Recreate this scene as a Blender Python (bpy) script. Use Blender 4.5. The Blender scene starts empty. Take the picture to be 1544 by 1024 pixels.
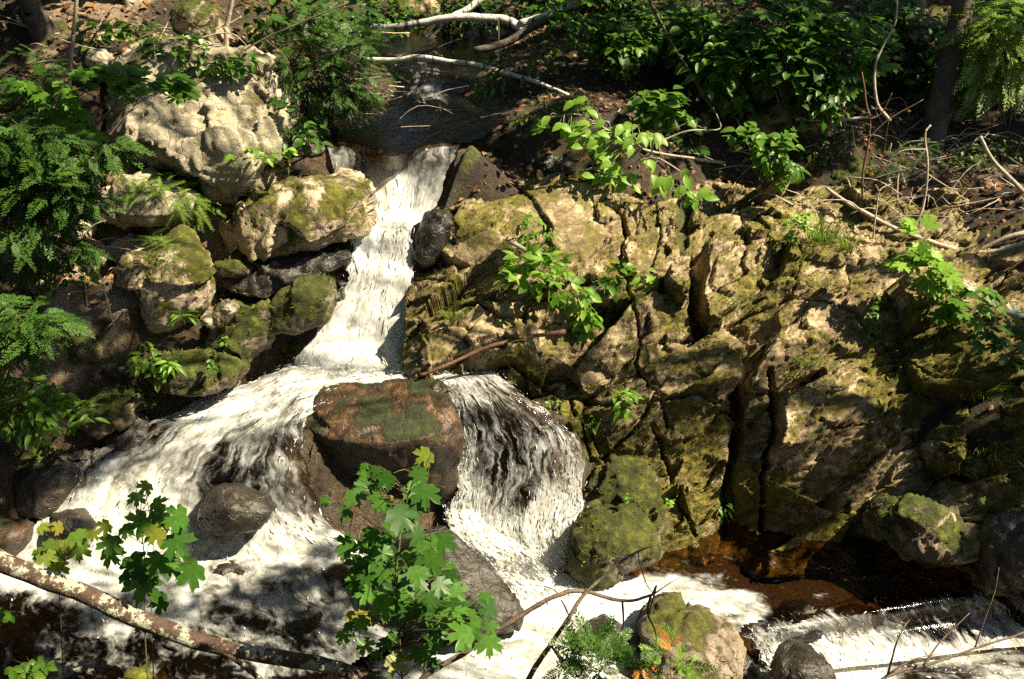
import bpy, bmesh, math, random, heapq
import numpy as np
from mathutils import Vector, Matrix
from mathutils.bvhtree import BVHTree

random.seed(7)
rng = np.random.default_rng(7)
SC = bpy.context.scene
COL = SC.collection
R = math.radians

# ------------------------------------------------------------------ camera
CAM = np.array([0.0, 0.0, 6.0]); PITCH = R(28.0); FPX = 1501.0
FWD = np.array([0, math.cos(PITCH), -math.sin(PITCH)])
UPV = np.array([0, math.sin(PITCH), math.cos(PITCH)])
RGT = np.array([1.0, 0, 0])

def ray(px, py):
    return FWD + RGT * ((px - 772) / FPX) - UPV * ((py - 512) / FPX)

def P(px, py, y=None, z=None):
    d = ray(px, py)
    t = (y / d[1]) if y is not None else ((z - 6.0) / d[2])
    return CAM + d * t

def project(pts):
    q = np.asarray(pts) - CAM
    zc = q @ FWD
    return np.stack([772 + FPX * (q @ RGT) / zc, 512 - FPX * (q @ UPV) / zc], -1)

cam_data = bpy.data.cameras.new('camera'); cam_data.lens = 35.0; cam_data.sensor_width = 36
cam_data.clip_end = 500; cam_data.clip_start = 0.05
cam = bpy.data.objects.new('camera', cam_data); COL.objects.link(cam)
cam.location = CAM; cam.rotation_euler = (math.pi / 2 - PITCH, 0, 0)
SC.camera = cam

# ------------------------------------------------------------------ noise
_perm = np.random.default_rng(3).permutation(256).astype(np.int64)
_perm = np.concatenate([_perm, _perm])
_g = np.random.default_rng(5).normal(size=(256, 3)); _g /= np.linalg.norm(_g, axis=1)[:, None]

def perlin(p, seed=0):
    p = np.asarray(p, float) + seed * 17.31
    i = np.floor(p).astype(np.int64); f = p - i; i &= 255
    u = f * f * f * (f * (f * 6 - 15) + 10)
    out = 0
    for dx in (0, 1):
        for dy in (0, 1):
            for dz in (0, 1):
                h = _perm[(_perm[(_perm[(i[:, 0] + dx) & 255] + i[:, 1] + dy) & 255] + i[:, 2] + dz) & 255]
                g = _g[h]
                d = g[:, 0] * (f[:, 0] - dx) + g[:, 1] * (f[:, 1] - dy) + g[:, 2] * (f[:, 2] - dz)
                w = (u[:, 0] if dx else 1 - u[:, 0]) * (u[:, 1] if dy else 1 - u[:, 1]) * (u[:, 2] if dz else 1 - u[:, 2])
                out = out + d * w
    return out * 1.5

def fbm(p, freq=1.0, octv=5, gain=0.5, seed=0, ridged=False):
    p = np.asarray(p, float) * freq; a = 1.0; out = 0; tot = 0
    for k in range(octv):
        n = perlin(p, seed + k * 1.7)
        if ridged: n = 1 - 2 * np.abs(n)
        out = out + a * n; tot += a; a *= gain; p = p * 2.03 + 5.2
    return out / tot

def worley(p, freq=1.0, seed=0, delta=False):
    """F1, F2 and a random value of the nearest cell"""
    p = np.asarray(p, float) * freq + seed * 7.7
    i = np.floor(p).astype(np.int64)
    f1 = np.full(len(p), 9.0); f2 = np.full(len(p), 9.0); cid = np.zeros(len(p)); dl = np.zeros((len(p), 3))
    for dx in (-1, 0, 1):
        for dy in (-1, 0, 1):
            for dz in (-1, 0, 1):
                c = i + np.array([dx, dy, dz]); m = c & 255
                h = _perm[(_perm[(_perm[m[:, 0]] + m[:, 1]) & 255] + m[:, 2]) & 255]
                q = c + 0.5 + _g[h] * 0.55
                d = np.linalg.norm(q - p, axis=1)
                nearer = d < f1
                f2 = np.where(nearer, f1, np.minimum(f2, d))
                cid = np.where(nearer, h / 255.0, cid); dl = np.where(nearer[:, None], p - q, dl); f1 = np.where(nearer, d, f1)
    return (f1, f2, cid, dl) if delta else (f1, f2, cid)

def sstep(a, b, x):
    t = np.clip((x - a) / (b - a), 0, 1); return t * t * (3 - 2 * t)

class RBF:
    """smooth interpolation of scattered heights (cubic kernel plus a plane)"""
    def __init__(s, xy, v, lam=1e-3):
        s.xy = np.asarray(xy, float); v = np.asarray(v, float); n = len(v)
        A = np.linalg.norm(s.xy[:, None] - s.xy[None], axis=2); A = A * A * np.log(A + 1e-9) + lam * np.eye(n)
        Q = np.c_[np.ones(n), s.xy]
        M = np.block([[A, Q], [Q.T, np.zeros((3, 3))]])
        s.w = np.linalg.solve(M, np.r_[v, 0, 0, 0])
    def __call__(s, xy):
        xy = np.asarray(xy, float); out = np.empty(len(xy))
        for k in range(0, len(xy), 40000):
            q = xy[k:k + 40000]
            d = np.linalg.norm(q[:, None] - s.xy[None], axis=2); d = d * d * np.log(d + 1e-9)
            out[k:k + 40000] = d @ s.w[:-3] + s.w[-3] + q @ s.w[-2:]
        return out

# ------------------------------------------------------------------ object helpers
def new_mesh(name, V, F, mat=None, smooth=True, uv=None, attrs=None):
    """F: list of face index arrays with equal or mixed length"""
    me = bpy.data.meshes.new(name)
    V = np.asarray(V, np.float32)
    if isinstance(F, np.ndarray):
        k = F.shape[1]; tot = np.full(len(F), k, np.int32); idx = F.ravel().astype(np.int32)
    else:
        tot = np.array([len(f) for f in F], np.int32)
        idx = np.array([i for f in F for i in f], np.int32)
    me.vertices.add(len(V)); me.vertices.foreach_set('co', V.ravel())
    me.loops.add(len(idx)); me.loops.foreach_set('vertex_index', idx)
    me.polygons.add(len(tot))
    st = np.zeros(len(tot), np.int32); st[1:] = np.cumsum(tot)[:-1]
    me.polygons.foreach_set('loop_start', st)
    me.polygons.foreach_set('use_smooth', np.full(len(tot), smooth))
    me.update(calc_edges=True)
    if uv is not None:
        l = me.uv_layers.new(name='flow'); l.data.foreach_set('uv', np.asarray(uv, np.float32)[idx].ravel())
    for k, a in (attrs or {}).items():
        at = me.attributes.new(k, 'FLOAT', 'POINT'); at.data.foreach_set('value', np.asarray(a, np.float32))
    if mat: me.materials.append(mat)
    return me

def link(name, me, parent=None):
    o = bpy.data.objects.new(name, me); COL.objects.link(o)
    if parent is not None: o.parent = parent
    return o

def tag(o, label=None, cat=None, group=None, kind=None):
    if label: o['label'] = label
    if cat: o['category'] = cat
    if group: o['group'] = group
    if kind: o['kind'] = kind
    return o

def empty(name, loc=(0, 0, 0)):
    o = bpy.data.objects.new(name, None); COL.objects.link(o)
    o.empty_display_size = 0.1
    o.location = loc
    return o

def put(name, V, F, mat, root, **kw):
    """a part: vertices given in world space, stored relative to its root"""
    V = np.asarray(V, float) - np.array(root.location)
    return link(name, new_mesh(name, V, F, mat, **kw), root)

def grid_faces(nu, nv):
    i = np.arange(nu - 1)[:, None] * nv + np.arange(nv - 1)[None]
    i = i.ravel()
    return np.stack([i, i + nv, i + nv + 1, i + 1], 1)

def spline(pts, n):
    """Catmull-Rom through points, n samples"""
    p = np.asarray(pts, float)
    if len(p) == 2: 
        t = np.linspace(0, 1, n).reshape(-1, *([1] * (p.ndim - 1))); return p[0] * (1 - t) + p[1] * t
    q = np.concatenate([2 * p[:1] - p[1:2], p, 2 * p[-1:] - p[-2:-1]])
    t = np.linspace(0, len(p) - 1 - 1e-6, n); i = t.astype(int); f = (t - i)
    f = f.reshape(-1, *([1] * (p.ndim - 1)))
    a, b, c, d = q[i], q[i + 1], q[i + 2], q[i + 3]
    return 0.5 * (2 * b + (c - a) * f + (2 * a - 5 * b + 4 * c - d) * f * f + (3 * b - a - 3 * c + d) * f ** 3)

def inpoly(q, poly):
    q = np.asarray(q); poly = np.asarray(poly, float); c = np.zeros(len(q), bool)
    j = len(poly) - 1
    for i in range(len(poly)):
        a, b = poly[i], poly[j]
        hit = ((a[1] > q[:, 1]) != (b[1] > q[:, 1])) & (q[:, 0] < (b[0] - a[0]) * (q[:, 1] - a[1]) / (b[1] - a[1] + 1e-12) + a[0])
        c ^= hit; j = i
    return c

def segdist(q, line):
    """distance of 2-D points to a polyline"""
    d = np.full(len(q), 1e9); L = np.asarray(line, float)
    for a, b in zip(L[:-1], L[1:]):
        ab = b - a; t = np.clip(((q - a) @ ab) / (ab @ ab + 1e-12), 0, 1)
        d = np.minimum(d, np.linalg.norm(q - a - t[:, None] * ab, axis=1))
    return d

def tube(path, radii, seg=7, rough=0.0, seed=0, caps=True):
    p = np.asarray(path, float); n = len(p); r = np.broadcast_to(np.asarray(radii, float), (n,))
    T = np.gradient(p, axis=0); T /= np.linalg.norm(T, axis=1)[:, None] + 1e-9
    up = np.array([0.31, 0.22, 0.92]); N = np.cross(T, up); N /= np.linalg.norm(N, axis=1)[:, None] + 1e-9
    B = np.cross(T, N)
    a = np.linspace(0, 2 * np.pi, seg, endpoint=False)
    ring = np.cos(a)[None, :, None] * N[:, None] + np.sin(a)[None, :, None] * B[:, None]
    rr = r[:, None] * np.ones(seg)[None]
    V = (p[:, None] + ring * rr[..., None]).reshape(-1, 3)
    if rough:
        k = fbm(V, 1.2 / (r.mean() + 1e-6) * 0.5, 3, seed=seed)
        V = V + ring.reshape(-1, 3) * (k * rough * rr.ravel())[:, None]
    F = []
    for i in range(n - 1):
        for j in range(seg):
            k = (j + 1) % seg
            F.append((i * seg + j, i * seg + k, (i + 1) * seg + k, (i + 1) * seg + j))
    if caps:
        F.append(tuple(range(seg - 1, -1, -1))); F.append(tuple((n - 1) * seg + j for j in range(seg)))
    return V, F

class MB:
    def __init__(s): s.V = []; s.F = []; s.n = 0
    def add(s, V, F):
        s.V.append(np.asarray(V, float)); s.F += [tuple(int(i) + s.n for i in f) for f in F]; s.n += len(V)
        return s
    def build(s, name, mat, root, **kw): return put(name, np.vstack(s.V), s.F, mat, root, **kw)
# ------------------------------------------------------------------ materials
def mat_new(name):
    m = bpy.data.materials.new(name); m.use_nodes = True
    nt = m.node_tree; nt.nodes.clear()
    return m, nt

class N:
    """tiny node-graph writer"""
    def __init__(s, nt): s.nt = nt
    def __call__(s, typ, ins=None, **props):
        n = s.nt.nodes.new(typ)
        for k, v in props.items(): setattr(n, k, v)
        for k, v in (ins or {}).items():
            sock = n.inputs[k]
            if isinstance(v, bpy.types.NodeSocket): s.nt.links.new(v, sock)
            elif isinstance(v, bpy.types.Node): s.nt.links.new(v.outputs[0], sock)
            else: sock.default_value = v
        return n
    def math(s, op, a, b=0.0, c=0.0, clamp=False):
        return s('ShaderNodeMath', {0: a, 1: b, 2: c}, operation=op, use_clamp=clamp).outputs[0]
    def noise(s, co, scale, detail=5, rough=0.55, dist=0.0):
        return s('ShaderNodeTexNoise', {'Vector': co, 'Scale': scale, 'Detail': detail, 'Roughness': rough, 'Distortion': dist}).outputs[0]
    def ramp(s, fac, stops):
        n = s('ShaderNodeValToRGB', {0: fac}); e = n.color_ramp.elements
        while len(e) < len(stops): e.new(0.5)
        for el, (p, c) in zip(e, stops):
            el.position = p; el.color = (*c, 1) if len(c) == 3 else c
        return n.outputs[0]
    def step(s, x, a, b):
        return s('ShaderNodeMapRange', {0: x, 1: a, 2: b, 3: 0.0, 4: 1.0}, interpolation_type='SMOOTHSTEP').outputs[0]
    def mix(s, f, a, b, blend='MIX'):
        n = s('ShaderNodeMix', data_type='RGBA', blend_type=blend)
        for k, v in ((0, f), (6, a), (7, b)):
            if isinstance(v, bpy.types.NodeSocket): s.nt.links.new(v, n.inputs[k])
            else: n.inputs[k].default_value = v if k == 0 else (*v, 1)
        return n.outputs[2]
    def out(s, sh): s('ShaderNodeOutputMaterial', {0: sh})

def rock_mat(name, dark=(.09, .08, .068), mid=(.25, .22, .18), light=(.46, .41, .35), moss=0.5, moss_a=(.035, .045, .006), moss_b=(.15, .17, .022),
             lichen=0.3, wet=0.0, rust=0.0, scale=1.0, veg_attr=False, rough=0.85, layer=(1, 1, 1), bump=.85):
    m, nt = mat_new(name); g = N(nt)
    co = g('ShaderNodeNewGeometry'); pos = co.outputs['Position']; nor = co.outputs['Normal']
    pl = g('ShaderNodeMapping', {0: pos, 'Scale': layer, 'Rotation': (0.2, 0.3, 0.4)}).outputs[0]
    big = g.noise(pl, 1.7 * scale, 6, .6, .4)
    mid_n = g.noise(pl, 9 * scale, 8, .68, .3)
    fine = g.noise(pos, 55 * scale, 6, .7)
    f = g.math('ADD', g.math('MULTIPLY', big, .55), g.math('MULTIPLY', mid_n, .55))
    col = g.ramp(f, [(.36, dark), (.52, mid), (.72, light)])
    col = g.mix(.55, col, g.ramp(fine, [(.3, (.35, .33, .3)), (.5, (1, 1, 1)), (.75, (1.35, 1.3, 1.22))]), 'MULTIPLY')
    if rust:
        rz_ = g('ShaderNodeSeparateXYZ', {0: nor}).outputs[2]
        rf = g.math('MULTIPLY', g.step(rz_, .25, .6), g.step(g.noise(pos, 3.1 * scale, 7, .65), .36, .55))
        col = g.mix(rf, col, g.ramp(mid_n, [(.3, (.035, .017, .007)), (.55, (.135, .066, .024)), (.75, (.28, .155, .065))]))
    vor = g('ShaderNodeTexVoronoi', {'Vector': g.mix(.12, pl, g('ShaderNodeTexNoise', {'Vector': pl, 'Scale': 5.0, 'Detail': 4.0}).outputs[1], 'LINEAR_LIGHT'), 'Scale': 5.5 * scale}, feature='DISTANCE_TO_EDGE').outputs[0]
    crack = g.step(vor, 0.0, .035)
    cm = g.math('MULTIPLY', g.math('SUBTRACT', 1.0, crack), g.step(mid_n, .42, .6))
    col = g.mix(g.math('MULTIPLY', cm, .75), col, (.02, .017, .013))
    if lichen:
        lv = g('ShaderNodeTexVoronoi', {'Vector': g.mix(.1, pos, g('ShaderNodeTexNoise', {'Vector': pos, 'Scale': 18.0}).outputs[1], 'LINEAR_LIGHT'), 'Scale': 16.0}).outputs[0]
        lm = g.math('MULTIPLY', g.math('SUBTRACT', 1.0, g.step(lv, .22, .34)), g.step(g.noise(pos, 3.7, 5, .6), .5, .62))
        col = g.mix(g.math('MULTIPLY', lm, lichen), col, (.42, .44, .37))
    # moss grows in patches, mostly where the stone faces up
    nz = g('ShaderNodeSeparateXYZ', {0: nor}).outputs[2]
    mm = g.math('ADD', g.noise(pos, 2.6, 9, .66, .5), g.math('MULTIPLY', nz, .16))
    lo = .80 - moss * .42
    mask = g.step(mm, lo, lo + .1)
    if veg_attr:
        at = g('ShaderNodeAttribute', attribute_name='moss').outputs['Fac']
        at = g.step(g.math('ADD', at, g.math('MULTIPLY', g.math('SUBTRACT', g.noise(pos, 7, 8, .7), .5), 1.7)), .42, .62)
        mask = g.math('MAXIMUM', g.math('MULTIPLY', mask, .85), at)
    mt = g.noise(pos, 11, 7, .65)
    mfine = g.noise(pos, 150, 3, .6)
    mcol = g.ramp(g.math('ADD', g.math('MULTIPLY', mt, .7), g.math('MULTIPLY', mfine, .3)), [(.34, tuple(c * .55 for c in moss_a)), (.48, moss_a), (.66, moss_b)])
    col = g.mix(mask, col, mcol)
    h = g.math('ADD', g.math('MULTIPLY', mid_n, .5), g.math('MULTIPLY', fine, .16))
    h = g.math('ADD', h, g.math('MULTIPLY', crack, .10))
    h = g.math('ADD', h, g.math('MULTIPLY', g.math('MULTIPLY', g.math('ADD', mfine, g.math('MULTIPLY', mt, 1.6)), mask), .55))
    bump = g('ShaderNodeBump', {'Strength': bump, 'Distance': .04, 'Height': h})
    if wet:
        wm = g.math('MULTIPLY', g.math('SUBTRACT', 1.0, g.math('MULTIPLY', mask, .7)), wet)
        col = g.mix(g.math('MULTIPLY', wm, .6), col, (.25, .22, .19), 'MULTIPLY')
        ro = g.math('SUBTRACT', rough, g.math('MULTIPLY', wm, .55))
    else: ro = rough
    b = g('ShaderNodeBsdfPrincipled', {'Base Color': col, 'Roughness': ro, 'Normal': bump.outputs[0], 'Specular IOR Level': .35 if not wet else .5})
    g.out(b.outputs[0]); return m

def ground_mat():
    m, nt = mat_new('forest_soil'); g = N(nt)
    co = g('ShaderNodeNewGeometry'); pos = co.outputs['Position']
    a = g.noise(pos, 2.2, 8, .65, .5); b = g.noise(pos, 24, 7, .7); c = g.noise(pos, 110, 4, .65)
    f = g.math('ADD', g.math('MULTIPLY', a, .45), g.math('ADD', g.math('MULTIPLY', b, .4), g.math('MULTIPLY', c, .2)))
    col = g.ramp(f, [(.36, (.006, .004, .003)), (.48, (.02, .014, .008)), (.58, (.055, .036, .020)), (.72, (.14, .095, .055))])
    ms = g.step(g.noise(pos, 1.5, 8, .66, .4), .54, .62)
    col = g.mix(g.math('MULTIPLY', ms, .8), col, g.ramp(b, [(.35, (.02, .028, .004)), (.65, (.12, .13, .018))]))
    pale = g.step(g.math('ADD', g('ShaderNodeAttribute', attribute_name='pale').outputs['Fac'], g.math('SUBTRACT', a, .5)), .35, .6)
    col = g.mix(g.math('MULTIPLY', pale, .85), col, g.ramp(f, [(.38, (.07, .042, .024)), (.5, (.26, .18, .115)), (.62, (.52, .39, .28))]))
    bed = g('ShaderNodeAttribute', attribute_name='bed').outputs['Fac']
    bedc = g.ramp(b, [(.3, (.022, .016, .009)), (.5, (.07, .048, .026)), (.7, (.16, .11, .065))])
    bm = g.step(g.math('ADD', bed, g.math('MULTIPLY', g.math('SUBTRACT', a, .5), .5)), .35, .65)
    col = g.mix(bm, col, bedc)
    h = g.math('ADD', b, g.math('MULTIPLY', c, .5))
    bp = g('ShaderNodeBump', {'Strength': .9, 'Distance': .05, 'Height': h})
    bs = g('ShaderNodeBsdfPrincipled', {'Base Color': col, 'Roughness': g.math('SUBTRACT', .92, g.math('MULTIPLY', bm, .55)), 'Normal': bp.outputs[0]})
    g.out(bs.outputs[0]); return m

def water_mat(name, su=26.0, sv=2.2, tint=(.42, .27, .13), bump=.5, contrast=2.2, foamcol=(.76, .78, .78), lo=.02, hi=.78):
    """streaky white water over clear brown water; 'foam' attribute says how broken the water is"""
    m, nt = mat_new(name); g = N(nt)
    uv = g('ShaderNodeUVMap', uv_map='flow').outputs[0]
    pos = g('ShaderNodeNewGeometry').outputs['Position']
    wob = g('ShaderNodeTexNoise', {'Vector': pos, 'Scale': 5.0, 'Detail': 4.0}).outputs[1]
    uvw = g.mix(.11, uv, wob, 'LINEAR_LIGHT')
    a = g.noise(g('ShaderNodeMapping', {0: uvw, 'Scale': (su, sv, 1)}).outputs[0], 1.0, 6, .62, .5)
    b = g.noise(g('ShaderNodeMapping', {0: uvw, 'Scale': (su * .4, sv * .5, 1)}).outputs[0], 1.0, 5, .6, .8)
    c = g.noise(g('ShaderNodeMapping', {0: uvw, 'Scale': (su * 2.6, sv * 1.2, 1)}).outputs[0], 1.0, 4, .6, .2)
    i = g.math('ADD', g.math('MULTIPLY', g.noise(pos, 4.0, 6, .62, .8), .5), g.math('MULTIPLY', g.noise(pos, 13.0, 6, .65, .6), .5))
    n = g.math('ADD', g.math('ADD', g.math('MULTIPLY', a, .30), g.math('MULTIPLY', b, .26)), g.math('ADD', g.math('MULTIPLY', c, .16), g.math('MULTIPLY', i, .28)))
    fo = g('ShaderNodeAttribute', attribute_name='foam').outputs['Fac']
    k = g.math('MULTIPLY', g.math('SUBTRACT', 1.25, g.math('MULTIPLY', fo, .65)), contrast)
    x = g.math('ADD', fo, g.math('MULTIPLY', g.math('SUBTRACT', n, .5), k))
    mask = g.step(x, lo, hi)
    sh = g.math('ADD', g.math('MULTIPLY', i, .5), g.math('ADD', g.math('MULTIPLY', a, .22), g.math('MULTIPLY', b, .28)))
    dens = g.ramp(sh, [(.36, (.32, .31, .25)), (.45, (.54, .54, .49)), (.56, foamcol)])
    h = g.math('ADD', g.math('MULTIPLY', a, .6), g.math('MULTIPLY', c, .25))
    h = g.math('ADD', h, g.math('MULTIPLY', b, .6))
    bp = g('ShaderNodeBump', {'Strength': bump, 'Distance': .04, 'Height': h}).outputs[0]
    white = g('ShaderNodeMixShader', {0: .3, 1: g('ShaderNodeBsdfDiffuse', {0: dens, 'Normal': bp}), 2: g('ShaderNodeBsdfTranslucent', {0: dens, 'Normal': bp})})
    clear = g('ShaderNodeMixShader', {0: g('ShaderNodeFresnel', {0: 1.36, 'Normal': bp}).outputs[0],
                                      1: g('ShaderNodeBsdfTransparent', {0: (*tint, 1)}),
                                      2: g('ShaderNodeBsdfGlossy', {0: (1, 1, 1, 1), 'Roughness': .12, 'Normal': bp})})
    g.out(g('ShaderNodeMixShader', {0: mask, 1: clear.outputs[0], 2: white.outputs[0]}).outputs[0])
    return m

def leaf_mat(name, a, b, trans=.45, spec=.35, c=None):
    m, nt = mat_new(name); g = N(nt)
    geo = g('ShaderNodeNewGeometry'); rnd = geo.outputs['Random Per Island']
    stops = [(0.05, a), (.8, b)] + ([(.97, c)] if c else [])
    col = g.ramp(rnd, stops)
    col = g.mix(.5, col, g.ramp(g.noise(geo.outputs['Position'], 38, 4, .6), [(.35, (.62, .62, .6)), (.65, (1.25, 1.2, 1.1))]), 'MULTIPLY')
    tc = g.mix(1.0, col, (1.35, 1.55, .8), 'MULTIPLY')
    p = g('ShaderNodeBsdfPrincipled', {'Base Color': col, 'Roughness': .42, 'Specular IOR Level': spec})
    t = g('ShaderNodeBsdfTranslucent', {0: tc})
    g.out(g('ShaderNodeMixShader', {0: trans, 1: p.outputs[0], 2: t.outputs[0]}).outputs[0]); return m

def bark_mat(name, dark, light, spots=None, spot_amt=.5, scale=1.0, ring=None):
    m, nt = mat_new(name); g = N(nt)
    pos = g('ShaderNodeNewGeometry').outputs['Position']
    a = g.noise(pos, 14 * scale, 7, .65, .4); b = g.noise(pos, 70 * scale, 4, .6)
    f = g.math('ADD', g.math('MULTIPLY', a, .6), g.math('MULTIPLY', b, .4))
    col = g.ramp(f, [(.36, dark), (.64, light)])
    if spots:
        s = g.step(g.math('ADD', g.math('MULTIPLY', g.noise(pos, 7 * scale, 3, .5), .5), g.math('MULTIPLY', g.noise(pos, 34 * scale, 6, .7), .5)), .60 - spot_amt * .2, .63 - spot_amt * .2)
        col = g.mix(s, col, g.ramp(b, [(.3, tuple(c * .6 for c in spots)), (.7, spots)]))
    if ring:
        s = g.step(g.noise(g('ShaderNodeMapping', {0: pos, 'Scale': (22, 6, 6)}).outputs[0], 1.0, 4, .6), .56, .62)
        col = g.mix(s, col, ring)
    bp = g('ShaderNodeBump', {'Strength': .8, 'Distance': .02, 'Height': f}).outputs[0]
    g.out(g('ShaderNodeBsdfPrincipled', {'Base Color': col, 'Roughness': .85, 'Normal': bp}).outputs[0]); return m

M = {}
M['ground'] = ground_mat()
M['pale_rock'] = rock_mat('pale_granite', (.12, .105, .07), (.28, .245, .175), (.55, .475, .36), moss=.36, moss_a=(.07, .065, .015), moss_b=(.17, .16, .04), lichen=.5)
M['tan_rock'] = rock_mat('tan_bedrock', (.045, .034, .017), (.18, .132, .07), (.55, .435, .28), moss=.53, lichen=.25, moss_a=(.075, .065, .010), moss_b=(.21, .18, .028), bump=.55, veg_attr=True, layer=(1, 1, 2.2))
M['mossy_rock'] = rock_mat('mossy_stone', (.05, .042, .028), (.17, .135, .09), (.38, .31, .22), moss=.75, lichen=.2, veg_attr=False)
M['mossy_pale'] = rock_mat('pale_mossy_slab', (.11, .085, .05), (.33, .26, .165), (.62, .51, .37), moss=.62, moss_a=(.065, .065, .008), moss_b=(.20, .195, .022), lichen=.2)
M['mossy_brown'] = rock_mat('brown_stone_with_moss', (.06, .048, .034), (.15, .12, .085), (.35, .29, .21), moss=.46, lichen=.2, moss_a=(.06, .06, .008), moss_b=(.17, .17, .022))
M['green_moss'] = rock_mat('thick_moss_stone', (.05, .043, .03), (.16, .135, .095), (.36, .31, .23), moss=.88, moss_a=(.035, .042, .006), moss_b=(.13, .135, .018), lichen=.1)
M['wet_rock'] = rock_mat('wet_dark_stone', (.010, .009, .007), (.032, .028, .021), (.085, .074, .056), moss=.15, lichen=.0, wet=.9, moss_a=(.02, .028, .005), moss_b=(.08, .09, .014))
M['rust_rock'] = rock_mat('rusty_wet_stone', (.014, .011, .008), (.05, .036, .024), (.12, .088, .06), moss=.5, lichen=.05, wet=.85, rust=1.0, moss_a=(.02, .03, .005), moss_b=(.07, .09, .012))
M['stream'] = water_mat('stream_water', 12, 3, tint=(.2, .14, .085), lo=.32, hi=.95, bump=.3)
M['fall'] = water_mat('fall_water', 18, 2.4, tint=(.24, .175, .11), bump=.16, contrast=2.0)
M['cascade'] = water_mat('cascade_water', 17, 2.8, bump=.22, contrast=2.9, lo=.14, hi=.86, tint=(.45, .32, .17))
M['chute'] = water_mat('chute_water', 40, 3.8, tint=(.55, .42, .25), bump=.22, contrast=2.9, lo=.2, hi=.78, foamcol=(.78, .80, .80))
M['pool'] = water_mat('pool_water', 9, 3.2, bump=.4, contrast=2.4, tint=(.5, .37, .23), lo=.30, hi=.86)
M['ledge_water'] = water_mat('ledge_water', 26, 4.2, bump=.3, contrast=2.7, tint=(.5, .36, .22), lo=.26, hi=.84)
M['deep_pool'] = water_mat('deep_pool_water', 9, 4, bump=.4, contrast=2.6, tint=(.22, .165, .105), lo=.24, hi=.86)
M['maple'] = leaf_mat('maple_leaf', (.026, .082, .012), (.075, .19, .022))
M['maple_yellow'] = leaf_mat('yellowing_maple_leaf', (.08, .17, .02), (.19, .22, .028), c=(.32, .2, .05))
M['beech'] = leaf_mat('beech_leaf', (.13, .25, .025), (.21, .36, .05))
M['shrub'] = leaf_mat('shrub_leaf', (.045, .115, .012), (.10, .20, .022))
M['dark_leaf'] = leaf_mat('deep_green_leaf', (.022, .062, .010), (.06, .135, .017))
M['canopy'] = leaf_mat('canopy_leaf', (.03, .09, .015), (.06, .14, .02), trans=.35)
M['cedar'] = leaf_mat('cedar_spray', (.018, .055, .012), (.065, .135, .02), trans=.3)
M['cedar_light'] = leaf_mat('pale_cedar_spray', (.10, .19, .035), (.20, .29, .05), trans=.4)
M['cedar_orange'] = leaf_mat('dying_cedar_spray', (.35, .12, .025), (.42, .22, .06), trans=.3)
M['grass'] = leaf_mat('grass_blade', (.06, .13, .02), (.16, .22, .04), trans=.4)
M['litter'] = leaf_mat('dry_leaf', (.07, .036, .018), (.24, .135, .07), trans=.15, spec=.1)
M['twig'] = bark_mat('twig_bark', (.05, .033, .022), (.16, .115, .08))
M['dead_wood'] = bark_mat('bleached_wood', (.20, .16, .12), (.46, .39, .31))
M['red_stick'] = bark_mat('red_brown_bark', (.06, .025, .013), (.22, .11, .06))
M['log'] = bark_mat('lichened_bark', (.022, .013, .009), (.09, .047, .03), spots=(.33, .35, .26), spot_amt=.42)
M['birch'] = bark_mat('birch_bark', (.34, .32, .28), (.68, .65, .60), ring=(.05, .04, .035))
M['bark'] = bark_mat('tree_bark', (.025, .02, .015), (.11, .09, .07), scale=.5)
M['stem'] = bark_mat('green_stem', (.05, .05, .02), (.13, .12, .05))

def froth_mat():
    m, nt = mat_new('froth'); g = N(nt)
    rnd = g('ShaderNodeNewGeometry').outputs['Random Per Island']
    c = g.ramp(rnd, [(0, (.58, .58, .55)), (1, (.86, .87, .87))])
    b = g('ShaderNodeMixShader', {0: .35, 1: g('ShaderNodeBsdfDiffuse', {0: c}), 2: g('ShaderNodeBsdfTranslucent', {0: c})})
    b = g('ShaderNodeMixShader', {0: .06, 1: b.outputs[0], 2: g('ShaderNodeBsdfGlossy', {0: (1, 1, 1, 1), 'Roughness': .15})})
    g.out(b.outputs[0]); return m
M['froth'] = froth_mat()
# ------------------------------------------------------------------ water courses (rows of picture points with their depth)
def row(pts, z=None, y=None, foam=0.5):
    out = []
    for p in pts:
        if len(p) == 3: out.append(P(p[0], p[1], y=p[2]))
        else: out.append(P(p[0], p[1], y=y, z=z))
    return np.array(out), foam

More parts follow.
